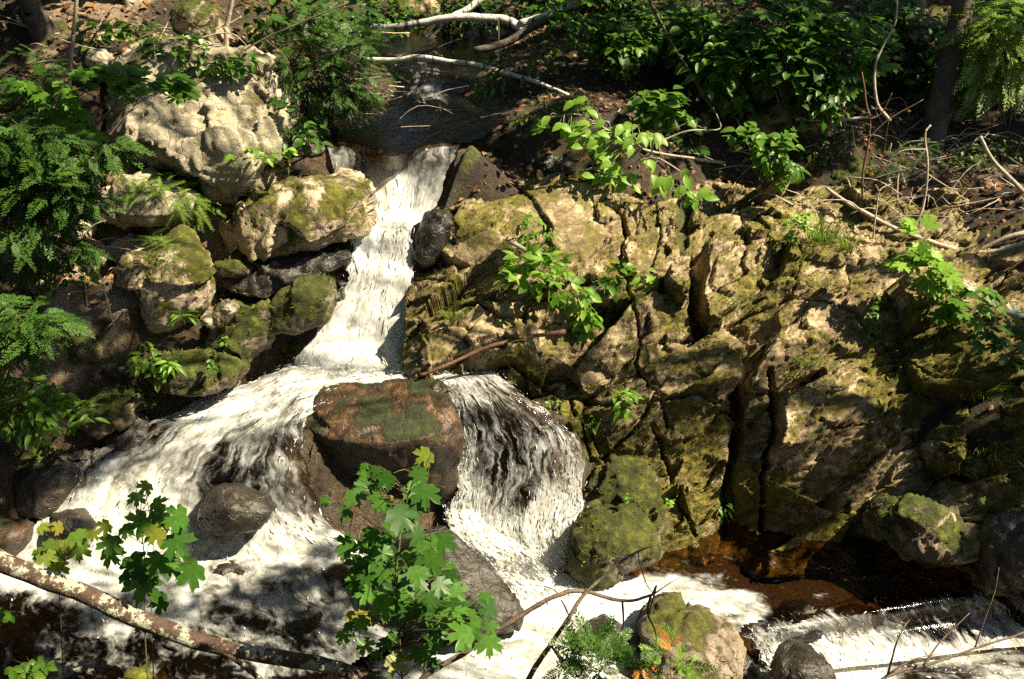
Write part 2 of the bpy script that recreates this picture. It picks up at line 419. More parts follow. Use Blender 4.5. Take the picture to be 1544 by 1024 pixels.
RUN = dict(
 upper=[row([(540, 40), (640, 40), (760, 38)], z=3.62, foam=0.05), row([(575, 80), (650, 80), (740, 82)], z=3.58, foam=0.1),
        row([(600, 112), (655, 112), (715, 115)], z=3.54, foam=[.2, .5, .1]), row([(595, 140), (650, 140), (700, 140)], z=3.44, foam=[.25, .62, .1]),
        row([(560, 165), (650, 168), (760, 168)], z=3.38, foam=[0, .2, .05]), row([(480, 188), (600, 196), (740, 190)], z=3.35, foam=[0, .05, 0]),
        row([(485, 210), (530, 214), (565, 228), (592, 236), (625, 226), (655, 216), (710, 208)], z=3.33, foam=[.05, .1, .2, .05, .0])],
 head=[row([(490, 206), (530, 210), (565, 224), (592, 232), (625, 222), (655, 212), (694, 206)], z=3.325, foam=[.1, .1, .15, .12, .02]),
       row([(498, 232), (535, 236), (565, 250), (592, 257), (625, 246), (655, 238), (682, 232)], y=8.74, foam=[.4, .12, .5, .12, .2]),
       row([(514, 262), (550, 268), (592, 276), (635, 270), (670, 260)], y=8.68, foam=[.5, .2, .85, .3, .3]), row([(520, 290), (590, 300), (660, 292)], y=8.6, foam=[.6, .45, .95, .5, .35, .4]),
       row([(528, 318), (590, 325), (645, 320)], y=8.5, foam=[.9, .95, .95, .6, .45]), row([(530, 345), (585, 350), (622, 345)], y=8.24, foam=1.05),
       row([(522, 375), (580, 385), (620, 378)], y=8.12, foam=[.8, 1, 1]), row([(520, 410), (575, 418), (620, 410)], y=7.97, foam=[.55, .95, 1, .9]),
       row([(505, 450), (565, 455), (618, 450)], y=7.82, foam=[.5, .85, .95, .7]), row([(480, 490), (555, 500), (612, 492)], y=7.68, foam=[.55, .75, .8, .55]),
       row([(450, 525), (540, 540), (625, 535)], y=7.5, foam=[.8, .8, .85, .8]), row([(440, 548), (545, 565), (650, 560)], z=1.76, foam=1.0)],
 left=[row([(668, 548), (672, 568), (662, 578)], z=1.80, foam=[.8, .9, .6]), row([(600, 535), (605, 560), (605, 583)], z=1.79, foam=1.0),
       row([(535, 540), (545, 570), (545, 590)], z=1.785, foam=1.0), row([(455, 538), (468, 575), (470, 614)], z=1.76, foam=[.85, 1, .6]),
       row([(390, 566), (425, 600), (455, 638)], z=1.70, foam=[.6, .95, .5, .4]), row([(318, 590), (388, 628), (456, 665)], z=1.63, foam=[.6, .95, .5, .42]),
       row([(245, 615, 7.05), (350, 655, 6.78), (460, 690, 6.52)], foam=[.3, .95, .5, .3, .32]), row([(195, 640, 6.9), (325, 680, 6.66), (468, 715, 6.45)], foam=[.35, .05, .8, .35, .22, .36, .3]),
       row([(130, 690, 6.68), (300, 720, 6.52), (475, 745, 6.42)], foam=[.3, .5, .85, .5, .2, .36, .3, .34]), row([(92, 735, 6.5), (290, 755, 6.44), (490, 775, 6.4)], foam=[.4, .75, .95, .6, .3, .42, .5]),
       row([(62, 780, 6.33), (285, 790, 6.36), (520, 800, 6.33)], foam=[.5, .85, .95, .6, .45, .85, .95]), row([(20, 830, 6.12), (290, 835, 6.2), (560, 832, 6.22)], foam=[.6, .7, .8, .7, .6, .6, .7]), row([(0, 880), (290, 880), (560, 876)], z=.64, foam=.7)],
 chute=[row([(628, 562), (690, 556), (748, 550)], z=1.80, foam=[.6, .55, .5, .75]), row([(668, 588, 7.07), (720, 588, 7.07), (778, 584, 7.07)], foam=[.75, .5, .5, .35]),
        row([(680, 632, 6.95), (755, 626, 6.93), (832, 618, 6.97)], foam=[.5, .36, .34, .3, .3]), row([(690, 688, 6.84), (780, 676, 6.82), (872, 664, 6.80)], foam=[.55, .34, .25, .36, .45]),
        row([(684, 752, 6.73), (780, 746, 6.70), (874, 740, 6.68)], foam=[.78, .5, .28, .7, .75]), row([(684, 812, 6.60), (775, 806, 6.57), (866, 800, 6.54)], foam=[.85, .85, .65, .95, .85]),
        row([(738, 862, 6.42), (808, 862, 6.4), (880, 856, 6.42)], foam=1.0), row([(770, 905), (840, 900), (910, 892)], z=.42, foam=1.05)],
 ledge=[row([(1110, 935), (1175, 915), (1250, 912), (1330, 884), (1400, 876), (1490, 852)], z=.395, foam=[.1, .05, .02, .0, .05]), row([(1118, 954), (1160, 930), (1216, 934), (1260, 914), (1310, 920), (1370, 894), (1430, 890), (1490, 868)], z=.412, foam=[.3, .2, .1, .02, .15]),
        row([(1135, 962), (1186, 948), (1340, 922), (1500, 892)], z=.40, foam=[.5, .6, .5, .25, .45]),
        row([(1150, 985, 5.72), (1200, 965, 5.83), (1356, 944, 5.98), (1520, 916, 6.15)], foam=[.6, .75, .6, .25, .5]),
        row([(1165, 1006, 5.63), (1215, 986, 5.74), (1372, 966, 5.88), (1545, 940, 6.05)], foam=[.75, .85, .7, .35, .6]),
        row([(1180, 1030, 5.5), (1240, 1012, 5.6), (1390, 992, 5.72), (1570, 966, 5.9)], foam=.75)],
 side=[row([(668, 752, 6.86), (706, 748, 6.88)], foam=.6), row([(676, 790, 6.52), (735, 784, 6.56)], foam=.85), row([(722, 838, 6.2), (790, 828, 6.22)], foam=1.0), row([(768, 884), (850, 872)], z=.46, foam=1.0), row([(800, 930), (900, 905)], z=.40, foam=1.0)],
 trickle=[row([(770, 258), (795, 258)], y=9.0, foam=.6), row([(766, 280), (792, 282)], y=8.86, foam=.7), row([(745, 292), (775, 296)], y=8.8, foam=.6)],
)

# ------------------------------------------------------------------ the lie of the land
GP = []
def gz(px, py, z): GP.append(tuple(P(px, py, z=z)))
def gy(px, py, y): GP.append(tuple(P(px, py, y=y)))
for a in [(0, 20, 4.3), (150, 60, 4.12), (300, 60, 4.05), (250, 20, 4.3), (430, 60, 3.85), (480, 120, 3.55), (455, 200, 3.4), (430, 250, 3.0), (300, 300, 2.9), (150, 300, 3.0), (0, 300, 3.1),
          (0, 130, 3.8), (100, 400, 2.7), (200, 400, 2.65), (0, 450, 2.5), (300, 430, 2.35), (165, 455, 2.1), (165, 500, 1.95), (195, 440, 2.15), (400, 430, 2.2), (330, 520, 1.95), (420, 500, 1.95), (200, 560, 1.95), (100, 560, 1.95), (0, 560, 2.05), (0, 700, 1.45), (100, 650, 1.5), (300, 565, 1.8), (40, 760, 1.05),
          (640, 5, 3.75), (900, 100, 3.6), (860, 200, 3.32), (1000, 250, 2.95), (1000, 150, 3.3), (1200, 250, 2.75), (1200, 100, 3.4), (1400, 250, 2.75), (1544, 280, 2.8), (1400, 100, 3.3), (1544, 100, 3.4), (1544, 0, 3.9), (1000, 0, 4.0), (1300, 0, 3.95), (820, 60, 3.75), (480, 30, 3.9), (830, 150, 3.45), (760, 290, 2.95), (700, 300, 2.9)]: gz(*a)
WALL = [(880, 870, 6.45), (1000, 803, 6.74), (1100, 797, 6.9), (1180, 792, 6.92), (1300, 800, 6.82), (1400, 840, 6.5), (1544, 880, 6.15), (1000, 850, 6.62), (1180, 850, 6.75), (1300, 860, 6.6), (1700, 900, 6.0),
        (880, 760, 6.85), (1000, 740, 6.88), (890, 700, 7.0), (1000, 690, 6.98), (1150, 700, 7.06), (1300, 700, 6.98), (1450, 710, 6.8), (1544, 720, 6.5), (1700, 720, 6.2),
        (790, 600, 7.28), (900, 600, 7.22), (1050, 580, 7.35), (1200, 565, 7.5), (1270, 590, 7.28), (1400, 560, 7.4), (1544, 570, 7.15), (1700, 570, 6.9),
        (660, 560, 7.3), (640, 510, 7.66), (640, 440, 7.9), (750, 470, 7.55), (760, 550, 7.28), (900, 480, 7.74), (1050, 480, 7.86), (1200, 460, 8.02), (1350, 460, 7.95), (1544, 480, 7.65), (1700, 480, 7.4),
        (640, 380, 8.26), (700, 380, 8.1), (800, 380, 8.12), (930, 400, 8.2), (1050, 390, 8.45), (1200, 390, 8.58), (1350, 400, 8.5), (1544, 420, 8.15), (1700, 420, 8.0),
        (655, 320, 8.62), (720, 310, 8.55), (860, 285, 8.72), (940, 305, 8.85), (1050, 305, 9.05), (1200, 335, 9.15), (1350, 340, 9.05), (1544, 345, 8.95), (1700, 340, 8.9),
        (860, 262, 9.2), (720, 292, 8.9), (1000, 280, 9.4), (1200, 300, 9.55), (1400, 300, 9.5), (1544, 305, 9.4)]
WP = np.array([P(*w[:2], y=w[2]) for w in WALL])
ang = R(45); WT = np.array([0, math.cos(ang), math.sin(ang)]); WN = np.array([0, -math.sin(ang), math.cos(ang)]); WO = np.array([0.0, 7.5, 1.5])
wq = WP - WO
wall_rbf = RBF(np.c_[wq[:, 0], wq @ WT], wq @ WN, lam=2e-3)
for p in WP[::2]: GP.append(tuple(p - WN * .30))
for k, rows in RUN.items():
    if k == 'trickle': continue
    dp = {'side': .1, 'upper': .10, 'head': .10, 'left': .11, 'chute': .10, 'ledge': .2}[k]
    for pts, f in rows:
        for p in (pts[0], pts.mean(0), pts[-1]): GP.append((p[0], p[1] - .02, p[2] - dp))
for p in [(720, 980, .28), (860, 960, .3), (1000, 900, .28), (1100, 860, .2), (1250, 860, .2), (1400, 860, .22), (1080, 930, .28), (1400, 1010, -.08), (1540, 1000, -.08), (1280, 1024, -.08),
          (250, 900, .55), (450, 900, .55), (100, 920, .55), (250, 1000, .5), (420, 980, .5), (0, 900, .65)]: gz(*p)
for x in (-6, -4, -2.2, -1.0, 0, 1, 2, 3.2, 5):
    k = .25 if x < -.9 else 0
    for y, z in ((4.75, .35), (4.4, .7), (3.9, 1.2), (3.2, 2.0), (2, 3.3), (0, 4.3)):
        if x > .2 and y == 4.75: z = -.05
        GP.append((x, y, z + k * (y > 4)))
for p in [(-6, 6, 2.6), (-8, 8, 4.2), (-7, 11, 4.9), (-5, 14, 4.8), (-2, 17, 4.4), (2, 17, 4.4), (6, 17, 4.6), (9, 14, 4.3), (9, 10, 3.4), (7, 8, 2.7), (6.5, 6.5, 1.4), (6, 5.3, .2), (9, 5, .6), (9, 2, 3), (-9, 3, 3), (-9, 18, 6), (10, 18, 5.4), (-9, -1, 4.6), (9, -1, 4.6), (0, -1, 4.5)]:
    GP.append(p)
GP = np.array(GP)
ground_rbf = RBF(GP[:, :2], GP[:, 2], lam=4e-3)
bedpts = np.vstack([spline(np.array([spline(r[0], 9) for r in rows]), 26).reshape(-1, 3) for k, rows in RUN.items() if k != 'trickle'])
bedpts = np.vstack([bedpts] + [P(a, b, z=.42)[None] for a in range(700, 1480, 40) for b in range(830, 1024, 40)] + [P(a, b, z=.7)[None] for a in range(0, 640, 40) for b in range(840, 1040, 40)])

def ground_height(xy):
    xy = np.asarray(xy, float); q = np.c_[xy, np.zeros(len(xy))]
    h = ground_rbf(xy)
    return h + .07 * fbm(q, .9, 4, seed=3) + .03 * fbm(q, 5, 4, .55, seed=9)

xs = np.arange(-7.5, 8.6, .034); ys = np.arange(1.5, 17.5, .034)
X, Y = np.meshgrid(xs, ys, indexing='ij'); xy = np.c_[X.ravel(), Y.ravel()]
# nearness to the stream
bd = np.full(len(xy), 9.0)
for k in range(0, len(xy), 30000):
    q = xy[k:k + 30000]
    bd[k:k + 30000] = np.sqrt((((q[:, None] - bedpts[None, ::3, :2]) ** 2).sum(2)).min(1))
bed = 1 - sstep(.12, .5, bd)
h = ground_rbf(xy)
q3 = np.c_[xy, np.zeros(len(xy))]
rough = .35 + .65 * (1 - bed)
h = h + rough * (.09 * fbm(q3, .9, 4, seed=3) + .035 * fbm(q3, 5, 4, .55, seed=9)) + .02 * fbm(q3, 14, 3, .6, seed=4)
hg = h.reshape(len(xs), len(ys))
for k_, rows in RUN.items():
    if k_ == 'trickle': continue
    W_ = spline(np.array([spline(r[0], 60) for r in rows]), 140).reshape(-1, 3)
    ix = ((W_[:, 0] - xs[0]) / .034 + .5).astype(int); iy = ((W_[:, 1] - ys[0]) / .034 + .5).astype(int)
    for a_ in (-2, -1, 0, 1, 2):
        for b_ in (-2, -1, 0, 1, 2): np.minimum.at(hg, (ix + a_, iy + b_), W_[:, 2] - (.14 if k_ == 'ledge' else .07))
for z_, pl_ in ((.74, [(40, 830), (560, 830), (575, 990), (300, 1060), (-150, 1060)]), (.42, [(720, 880), (860, 870), (1000, 835), (1300, 825), (1440, 862), (1300, 912), (1130, 948), (1080, 1000), (700, 1060)]), (.06, [(1160, 1005), (1240, 1000), (1400, 980), (1580, 950), (1700, 1060), (1160, 1060)])):
    m_ = inpoly(xy, [P(a_, b_, z=z_)[:2] for a_, b_ in pl_]).reshape(hg.shape); hg[m_] = np.minimum(hg[m_], z_ - .09 - .05 * (fbm(q3, 6, 3, seed=8).reshape(hg.shape)[m_] + .5))
h = hg.ravel()
GV = np.c_[xy, h]; GF = grid_faces(len(xs), len(ys))
pale_a = np.zeros(len(GV))  # brightness of the left bank's sun patch put into the soil, plus pale litter
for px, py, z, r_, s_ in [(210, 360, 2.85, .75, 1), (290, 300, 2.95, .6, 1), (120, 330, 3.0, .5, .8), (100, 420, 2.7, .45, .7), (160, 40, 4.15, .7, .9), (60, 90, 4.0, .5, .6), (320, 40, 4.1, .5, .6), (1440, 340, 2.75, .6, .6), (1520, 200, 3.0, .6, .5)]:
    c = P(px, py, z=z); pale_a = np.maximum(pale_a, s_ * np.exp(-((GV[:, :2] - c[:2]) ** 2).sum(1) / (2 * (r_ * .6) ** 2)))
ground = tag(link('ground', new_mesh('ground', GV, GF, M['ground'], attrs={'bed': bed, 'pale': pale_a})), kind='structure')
# the wider forest floor beyond the modelled dell, one coarse skirt
ang_n = 48; rings = [(0, 0), (8, .6), (30, 2.5), (120, 8)]
cx, cy = .55, 9.5; vs = []; 
rect = []
for t in np.linspace(0, 4, ang_n, endpoint=False):
    s = int(t); f = t - s; a = [(-7.4, 1.6), (8.5, 1.6), (8.5, 17.4), (-7.4, 17.4), (-7.4, 1.6)]
    rect.append((a[s][0] * (1 - f) + a[s + 1][0] * f, a[s][1] * (1 - f) + a[s + 1][1] * f))
rect = np.array(rect); rz = ground_rbf(rect) - .12
for d, up in rings:
    dv = rect - [cx, cy]; dv = dv / np.linalg.norm(dv, axis=1)[:, None]
    vs.append(np.c_[rect + dv * d, rz * (1 - min(d / 30, 1)) + min(d / 30, 1) * 4.5 + up])
vs = np.vstack(vs); fs = []
for r_ in range(len(rings) - 1):
    for j in range(ang_n): fs.append((r_ * ang_n + j, r_ * ang_n + (j + 1) % ang_n, (r_ + 1) * ang_n + (j + 1) % ang_n, (r_ + 1) * ang_n + j))
tag(link('forest_floor', new_mesh('forest_floor', vs, fs, M['ground'], attrs={'bed': np.zeros(len(vs)), 'pale': np.zeros(len(vs))})), kind='structure')

# ------------------------------------------------------------------ water surfaces
FROTH = []
def froth(V, nrm, flow, fo, n, rad, stretch, lift, seed, power=1.6):
    r = np.random.default_rng(seed); w = np.clip(fo - .22, 0, 1) ** power; w = w / w.sum()
    k = r.choice(len(V), n, p=w)
    d = flow[k] + r.normal(0, .10, (n, 3)); d /= np.linalg.norm(d, axis=1)[:, None] + 1e-9
    R_ = rad * np.exp(r.normal(0, .45, n)); L_ = R_ * (1 + (stretch - 1) * r.random(n))
    p = V[k] + nrm[k] * (np.abs(r.normal(0, lift, n)) - R_ * .3)[:, None] + d * r.normal(0, .02, n)[:, None]
    FROTH.append((p, d, R_, L_))
def ribbon(name, rows, nu, nv, mat, amp=.025, seed=0, su=5.0, sv=.9, edge=.13, fr=0, frad=.004, fstr=8, flift=.014):
    A = np.array([spline(r[0], nu) for r in rows])
    Fm = np.array([np.interp(np.linspace(0, 1, nu), np.linspace(0, 1, np.size(r[1])), np.atleast_1d(r[1])) for r in rows])
    V = spline(A, nv); fo = np.clip(spline(Fm, nv), 0, 1.2)
    du = np.linalg.norm(np.diff(V, axis=1), axis=2); u = np.c_[np.zeros(nv), np.cumsum(du, 1)]
    u = u / u[:, -1:] * u[:, -1].mean()
    dv = np.linalg.norm(np.diff(V, axis=0), axis=2).mean(1); v = np.r_[0, np.cumsum(dv)][:, None] * np.ones(nu)[None]
    nrm = np.cross(np.gradient(V, axis=0), np.gradient(V, axis=1)); nrm /= np.linalg.norm(nrm, axis=2)[..., None] + 1e-9
    nrm *= np.sign(nrm[..., 2:3] - nrm[..., 1:2] * .3 + 1e-6)
    q = np.c_[(u * su).ravel(), (v * sv).ravel(), np.zeros(u.size)]
    d = .6 * fbm(q, 1.0, 4, .55, seed=seed) + .9 * fbm(V.reshape(-1, 3), 3.5, 3, .5, seed=seed + 4) * np.clip(fo.ravel(), .1, 1)
    ac = np.gradient(V, axis=1); ac /= np.linalg.norm(ac, axis=2)[..., None] + 1e-9
    eu = np.linspace(-1, 1, nu)[None, :] * np.ones((nv, 1)); wgt = np.abs(eu) ** 4
    ej = fbm(np.c_[(v * 3.5).ravel(), np.sign(eu).ravel() * 7.3, 0 * u.ravel()], 1.0, 5, .6, seed=seed + 9).reshape(nv, nu)
    V = V + ac * (ej * wgt * edge)[..., None] - np.array([0, 0, 1.0]) * (wgt * edge * .35)[..., None]
    V = V.reshape(-1, 3) + nrm.reshape(-1, 3) * (d * amp * (.35 + fo.ravel()))[:, None]
    fo = fo.ravel() + .12 * fbm(q, .6, 3, seed=seed + 2)
    fl = np.gradient(V.reshape(nv, nu, 3), axis=0); fl /= np.linalg.norm(fl, axis=2)[..., None] + 1e-9
    if fr: 
        edge_w = (1 + .8 * np.abs(eu) ** 6).ravel()
        jit = (ac * (np.random.default_rng(seed).normal(0, .035, (nv, nu)) * wgt)[..., None]).reshape(-1, 3)
        froth(V + jit, nrm.reshape(-1, 3), fl.reshape(-1, 3), np.clip(fo, 0, 1.2) * edge_w, fr, frad, fstr, flift, seed + 70)
    o = link(name, new_mesh(name, V, grid_faces(nv, nu), mat, uv=np.c_[u.ravel(), v.ravel()], attrs={'foam': fo}))
    return tag(o, kind='structure')

ribbon('water', RUN['upper'], 70, 160, M['stream'], .012, 1)
ribbon('water', RUN['head'], 110, 240, M['fall'], .045, 2, su=3.5, sv=1.4, fr=700, frad=.0018, fstr=22, flift=.02)
ribbon('water', RUN['left'], 150, 260, M['cascade'], .06, 3, su=4, sv=2, fr=2200, frad=.0020, fstr=12, flift=.022)
ribbon('water', RUN['chute'], 150, 240, M['chute'], .022, 4, su=6, sv=1.5, fr=3600, frad=.0018, fstr=16, flift=.016)
ribbon('water', RUN['side'], 50, 90, M['cascade'], .04, 8, su=4, sv=2, edge=.09, fr=900, frad=.0024, fstr=12)
ribbon('water', RUN['ledge'], 240, 80, M['ledge_water'], .028, 5, su=9, fr=900, frad=.0020, fstr=12)
ribbon('water', RUN['trickle'], 16, 40, M['chute'], .01, 6)

def sheet(name, z, poly, blobs, base, mat, flow, step=.025, amp=.02, seed=0, fr=800):
    pw = np.array([P(a, b, z=z)[:2] for a, b in poly])
    lo, hi = pw.min(0), pw.max(0)
    xs = np.arange(lo[0], hi[0] + step, step); ys = np.arange(lo[1], hi[1] + step, step)
    X, Y = np.meshgrid(xs, ys, indexing='ij'); xy = np.c_[X.ravel(), Y.ravel()]
    F = grid_faces(len(xs), len(ys)); F = F[inpoly(xy[F].mean(1), pw)]
    fo = np.full(len(xy), float(base))
    for px, py, rx, ry, s in blobs:
        c = P(px, py, z=z)[:2]; ex = abs(P(px + rx, py, z=z)[0] - c[0]); ey = abs(P(px, py - ry, z=z)[1] - c[1])
        d = np.sqrt(((xy[:, 0] - c[0]) / ex) ** 2 + ((xy[:, 1] - c[1]) / ey) ** 2)
        w = 1 - sstep(.45, 1.15, d); fo = fo * (1 - w) + s * w
    fd = np.array(flow) / np.linalg.norm(flow); u = xy @ np.array([-fd[1], fd[0]]); v = xy @ fd
    q = np.c_[u * 5, v * 2.5, 0 * u]
    d = fbm(q, 1, 4, .55, seed=seed) + .4 * fbm(q, 3.5, 3, seed=seed + 5)
    V = np.c_[xy, z + amp * d * (.3 + 1.6 * np.clip(fo, 0, 1))]
    used = np.unique(F); mp = -np.ones(len(V), int); mp[used] = np.arange(len(used))
    froth(V[used], np.tile([0, 0, 1.0], (len(used), 1)), np.tile([fd[0], fd[1], 0], (len(used), 1)), fo[used] + .25 * fbm(q, 1.5, 4, seed=seed + 3)[used], fr, .0030, 4, .006, seed + 90, 2.2)
    o = link(name, new_mesh(name, V[used], mp[F], mat, uv=np.c_[u, v][used], attrs={'foam': (fo + .1 * fbm(q, .5, 3, seed=seed + 1))[used]}))
    return tag(o, kind='structure')

sheet('water', .42, [(640, 800), (700, 770), (860, 780), (1000, 760), (1300, 760), (1520, 850), (1490, 864), (1330, 898), (1180, 927), (1120, 944), (1090, 1010), (1060, 1120), (430, 1120), (560, 960)],
      [(760, 930, 150, 110, .82), (960, 905, 200, 50, .78), (1080, 930, 90, 36, .7), (700, 1010, 160, 80, .74), (820, 890, 60, 40, 1.0), (1120, 910, 50, 25, .6), (900, 1000, 100, 45, .7), (1000, 940, 60, 25, .6), (1090, 960, 60, 40, .55)], .14, M['pool'], (1, -.25), seed=1)
sheet('water', .74, [(-250, 760), (60, 800), (300, 800), (560, 800), (650, 830), (640, 930), (560, 985), (300, 1120), (-350, 1120)],
      [(150, 830, 190, 75, .9), (260, 830, 120, 60, .85), (230, 890, 120, 55, .72), (480, 815, 110, 45, .9), (380, 855, 110, 40, .6), (60, 850, 100, 40, .75), (330, 965, 110, 26, .45), (180, 930, 90, 40, .5), (600, 980, 70, 70, .6), (430, 900, 130, 40, .42), (560, 940, 90, 60, .6), (100, 990, 120, 40, .38), (420, 1000, 120, 30, .42), (250, 930, 80, 30, .6)], .24, M['deep_pool'], (.6, -1), seed=2)
sheet('water', .06, [(1100, 1000), (1200, 985), (1400, 965), (1560, 935), (1800, 900), (1800, 1150), (1100, 1150)],
      [(1260, 1005, 110, 30, .85), (1400, 990, 120, 20, .7), (1480, 1015, 90, 20, .5)], .36, M['pool'], (1, -.1), seed=3)

# white froth: drops and drawn-out threads of water thrown up along the falls
_t = (1 + 5 ** .5) / 2
ICO = np.array([(-1, _t, 0), (1, _t, 0), (-1, -_t, 0), (1, -_t, 0), (0, -1, _t), (0, 1, _t), (0, -1, -_t), (0, 1, -_t), (_t, 0, -1), (_t, 0, 1), (-_t, 0, -1), (-_t, 0, 1)]) / math.sqrt(1 + _t * _t)
ICF = np.array([(0, 11, 5), (0, 5, 1), (0, 1, 7), (0, 7, 10), (0, 10, 11), (1, 5, 9), (5, 11, 4), (11, 10, 2), (10, 7, 6), (7, 1, 8), (3, 9, 4), (3, 4, 2), (3, 2, 6), (3, 6, 8), (3, 8, 9), (4, 9, 5), (2, 4, 11), (6, 2, 10), (8, 6, 7), (9, 8, 1)])
p_, d_, r_, l_ = (np.concatenate([f[i] for f in FROTH]) for i in range(4))
s1 = np.cross(d_, [.2, .3, .93]); s1 /= np.linalg.norm(s1, axis=1)[:, None]; s2 = np.cross(d_, s1)
FV = p_[:, None] + ICO[None, :, 0:1] * (s1 * r_[:, None])[:, None] + ICO[None, :, 1:2] * (s2 * r_[:, None])[:, None] + ICO[None, :, 2:3] * (d_ * l_[:, None])[:, None]
FF = (ICF[None] + (np.arange(len(p_)) * 12)[:, None, None]).reshape(-1, 3)
tag(link('foam', new_mesh('foam', FV.reshape(-1, 3), FF, M['froth'])), 'white froth and drops of spray on the falling water', 'foam', kind='stuff')

# ------------------------------------------------------------------ the bedrock outcrop on the right bank
STEP = .0115
ss = np.arange(-1.05, 4.9, STEP); tt = np.arange(-1.75, 2.35, STEP)
S, T = np.meshgrid(ss, tt, indexing='ij'); st = np.c_[S.ravel(), T.ravel()]
def coarse(st):
    # evaluate on a coarse lattice and interpolate bilinearly
    cs = np.arange(ss[0] - .1, ss[-1] + .2, .06); ct = np.arange(tt[0] - .1, tt[-1] + .2, .06)
    A, B = np.meshgrid(cs, ct, indexing='ij'); g = wall_rbf(np.c_[A.ravel(), B.ravel()]).reshape(A.shape)
    fs = (st[:, 0] - cs[0]) / .06; ft = (st[:, 1] - ct[0]) / .06; i = fs.astype(int); j = ft.astype(int); a = fs - i; b = ft - j
    return g[i, j] * (1 - a) * (1 - b) + g[i + 1, j] * a * (1 - b) + g[i, j + 1] * (1 - a) * b + g[i + 1, j + 1] * a * b
base = coarse(st)
def wall_st(px, py):
    """picture point -> place on the outcrop's face"""
    d = ray(px, py); n = 0.0
    for _ in range(12):
        t = (n - (CAM - WO) @ WN) / (d @ WN); w = CAM + d * t - WO
        s_, t_ = w[0], w @ WT
        n = .5 * n + .5 * float(wall_rbf([[s_, t_]])[0])
    return np.array([s_, t_])
CRACK = [  # polyline, half width m, depth m
 ([(1036, 296), (1030, 340), (1040, 400), (1043, 452), (1060, 492)], .075, .34), ([(1108, 530), (1116, 590), (1120, 640), (1104, 705), (1094, 800)], .06, .34),
 ([(930, 312), (944, 345)], .03, .14), ([(945, 345), (935, 378), (952, 460), (966, 520), (958, 545), (985, 590), (1005, 640)], .016, .12),
 ([(690, 462), (755, 472), (850, 462), (905, 470), (925, 455)], .02, .12), ([(700, 580), (770, 545), (850, 600), (960, 612), (1050, 602), (1108, 622)], .016, .10),
 ([(1062, 435), (1075, 400), (1130, 368), (1250, 362), (1350, 376)], .014, .08), ([(1060, 492), (1130, 476), (1190, 452), (1290, 468), (1330, 505)], .014, .09), ([(1160, 560), (1166, 640), (1150, 720), (1150, 800)], .03, .2),
 ([(980, 640), (1012, 700), (1022, 760), (1045, 805)], .02, .14), ([(893, 700), (955, 650), (985, 600)], .018, .12), ([(1190, 590), (1218, 572), (1244, 556)], .045, .16),
 ([(1330, 505), (1400, 560), (1544, 620)], .01, .05),
 ([(985, 300), (1000, 350), (985, 400), (1000, 450), (1043, 470)], .011, .07), ([(1120, 310), (1130, 368)], .014, .08), ([(1190, 452), (1205, 400), (1190, 362)], .01, .06), ([(860, 600), (880, 660), (893, 700)], .016, .1),
 ([(1335, 640), (1420, 660), (1544, 690)], .012, .06), ([(1400, 750), (1440, 790), (1500, 790)], .02, .1), ([(620, 420), (700, 440), (740, 420), (800, 395)], .012, .06), ([(960, 520), (1050, 505), (1108, 530)], .012, .09)]
wob = np.c_[fbm(np.c_[st, 0 * st[:, 0]], 3.5, 4, seed=21), fbm(np.c_[st, 0 * st[:, 0]], 3.5, 4, seed=22)] * .06
stw = st + wob
q3 = np.c_[st, base * .6]
# blocky steps: tilted facets of cells stretched along the bedding
rot = R(-28); qs = np.c_[stw[:, 0] * math.cos(rot) - stw[:, 1] * math.sin(rot), stw[:, 0] * math.sin(rot) + stw[:, 1] * math.cos(rot), 0 * base]
qs = qs * np.array([1.0, 1.9, 1.0])
def plates(q, freq, seed, step_, slope):
    """broken plates: every cell a flat tilted facet, stepping to its neighbours"""
    f1, f2, cid, dl = worley(q, freq, seed, True)
    a = np.sin(cid * 917.0) * slope; b = np.cos(cid * 613.0) * slope
    return step_ * (cid - .5) + (dl[:, 0] * a + dl[:, 1] * b) / freq, f2 - f1, cid
r1, e1, cid = plates(qs, 1.0, 1, .17, .42); r2, e2, cid2 = plates(qs, 2.9, 4, .048, .32); r3, e3, cid3 = plates(qs * [1, 1.6, 1], 9, 6, .014, .26)
rel = r1 + r2 + r3
rel -= .04 * (1 - sstep(.0, .03, e1)) * (fbm(q3, 1.3, 2, seed=31) > -.1)
rel += .04 * fbm(q3, 1.6, 3, seed=11) + .011 * fbm(q3, 6, 5, .55, seed=12, ridged=True) + .006 * fbm(q3, 24, 4, .65, seed=13)
# the layered dome at the upper left is smoother, with fine bedding
dome_c = wall_st(800, 350); dd = np.sqrt(((st[:, 0] - dome_c[0]) / .75) ** 2 + ((st[:, 1] - dome_c[1]) / .6) ** 2); dome = 1 - sstep(.55, 1.0, dd)
bedd = fbm(np.c_[qs[:, 0] * 1.2, qs[:, 1] * 9, 0 * base], 1.2, 4, .6, seed=41)
rel = rel * (1 - .7 * dome) + dome * (.10 * np.sqrt(np.clip(1 - dd, 0, 1)) + .022 * bedd)
rel += .010 * bedd * (1 - dome)
crk = np.zeros(len(st)); barrier = np.zeros(len(st))
for pl, w, dep in CRACK:
    L = np.array([wall_st(*p) for p in pl]); d = segdist(stw, L)
    w2 = w * (.75 + .5 * (fbm(np.c_[st, 0 * base], 4, 2, seed=len(pl)) + .5))
    crk = np.maximum(crk, dep * (1.8 if w > .028 else 1.0) * (1 - sstep(w2 * .35, w2 * 1.15, d)))
    barrier = np.maximum(barrier, (d < .03).astype(float))
nn = base + rel - crk
WV = WO + st[:, :1] * np.array([1, 0, 0]) + st[:, 1:] * WT + nn[:, None] * WN
pxy = project(WV)
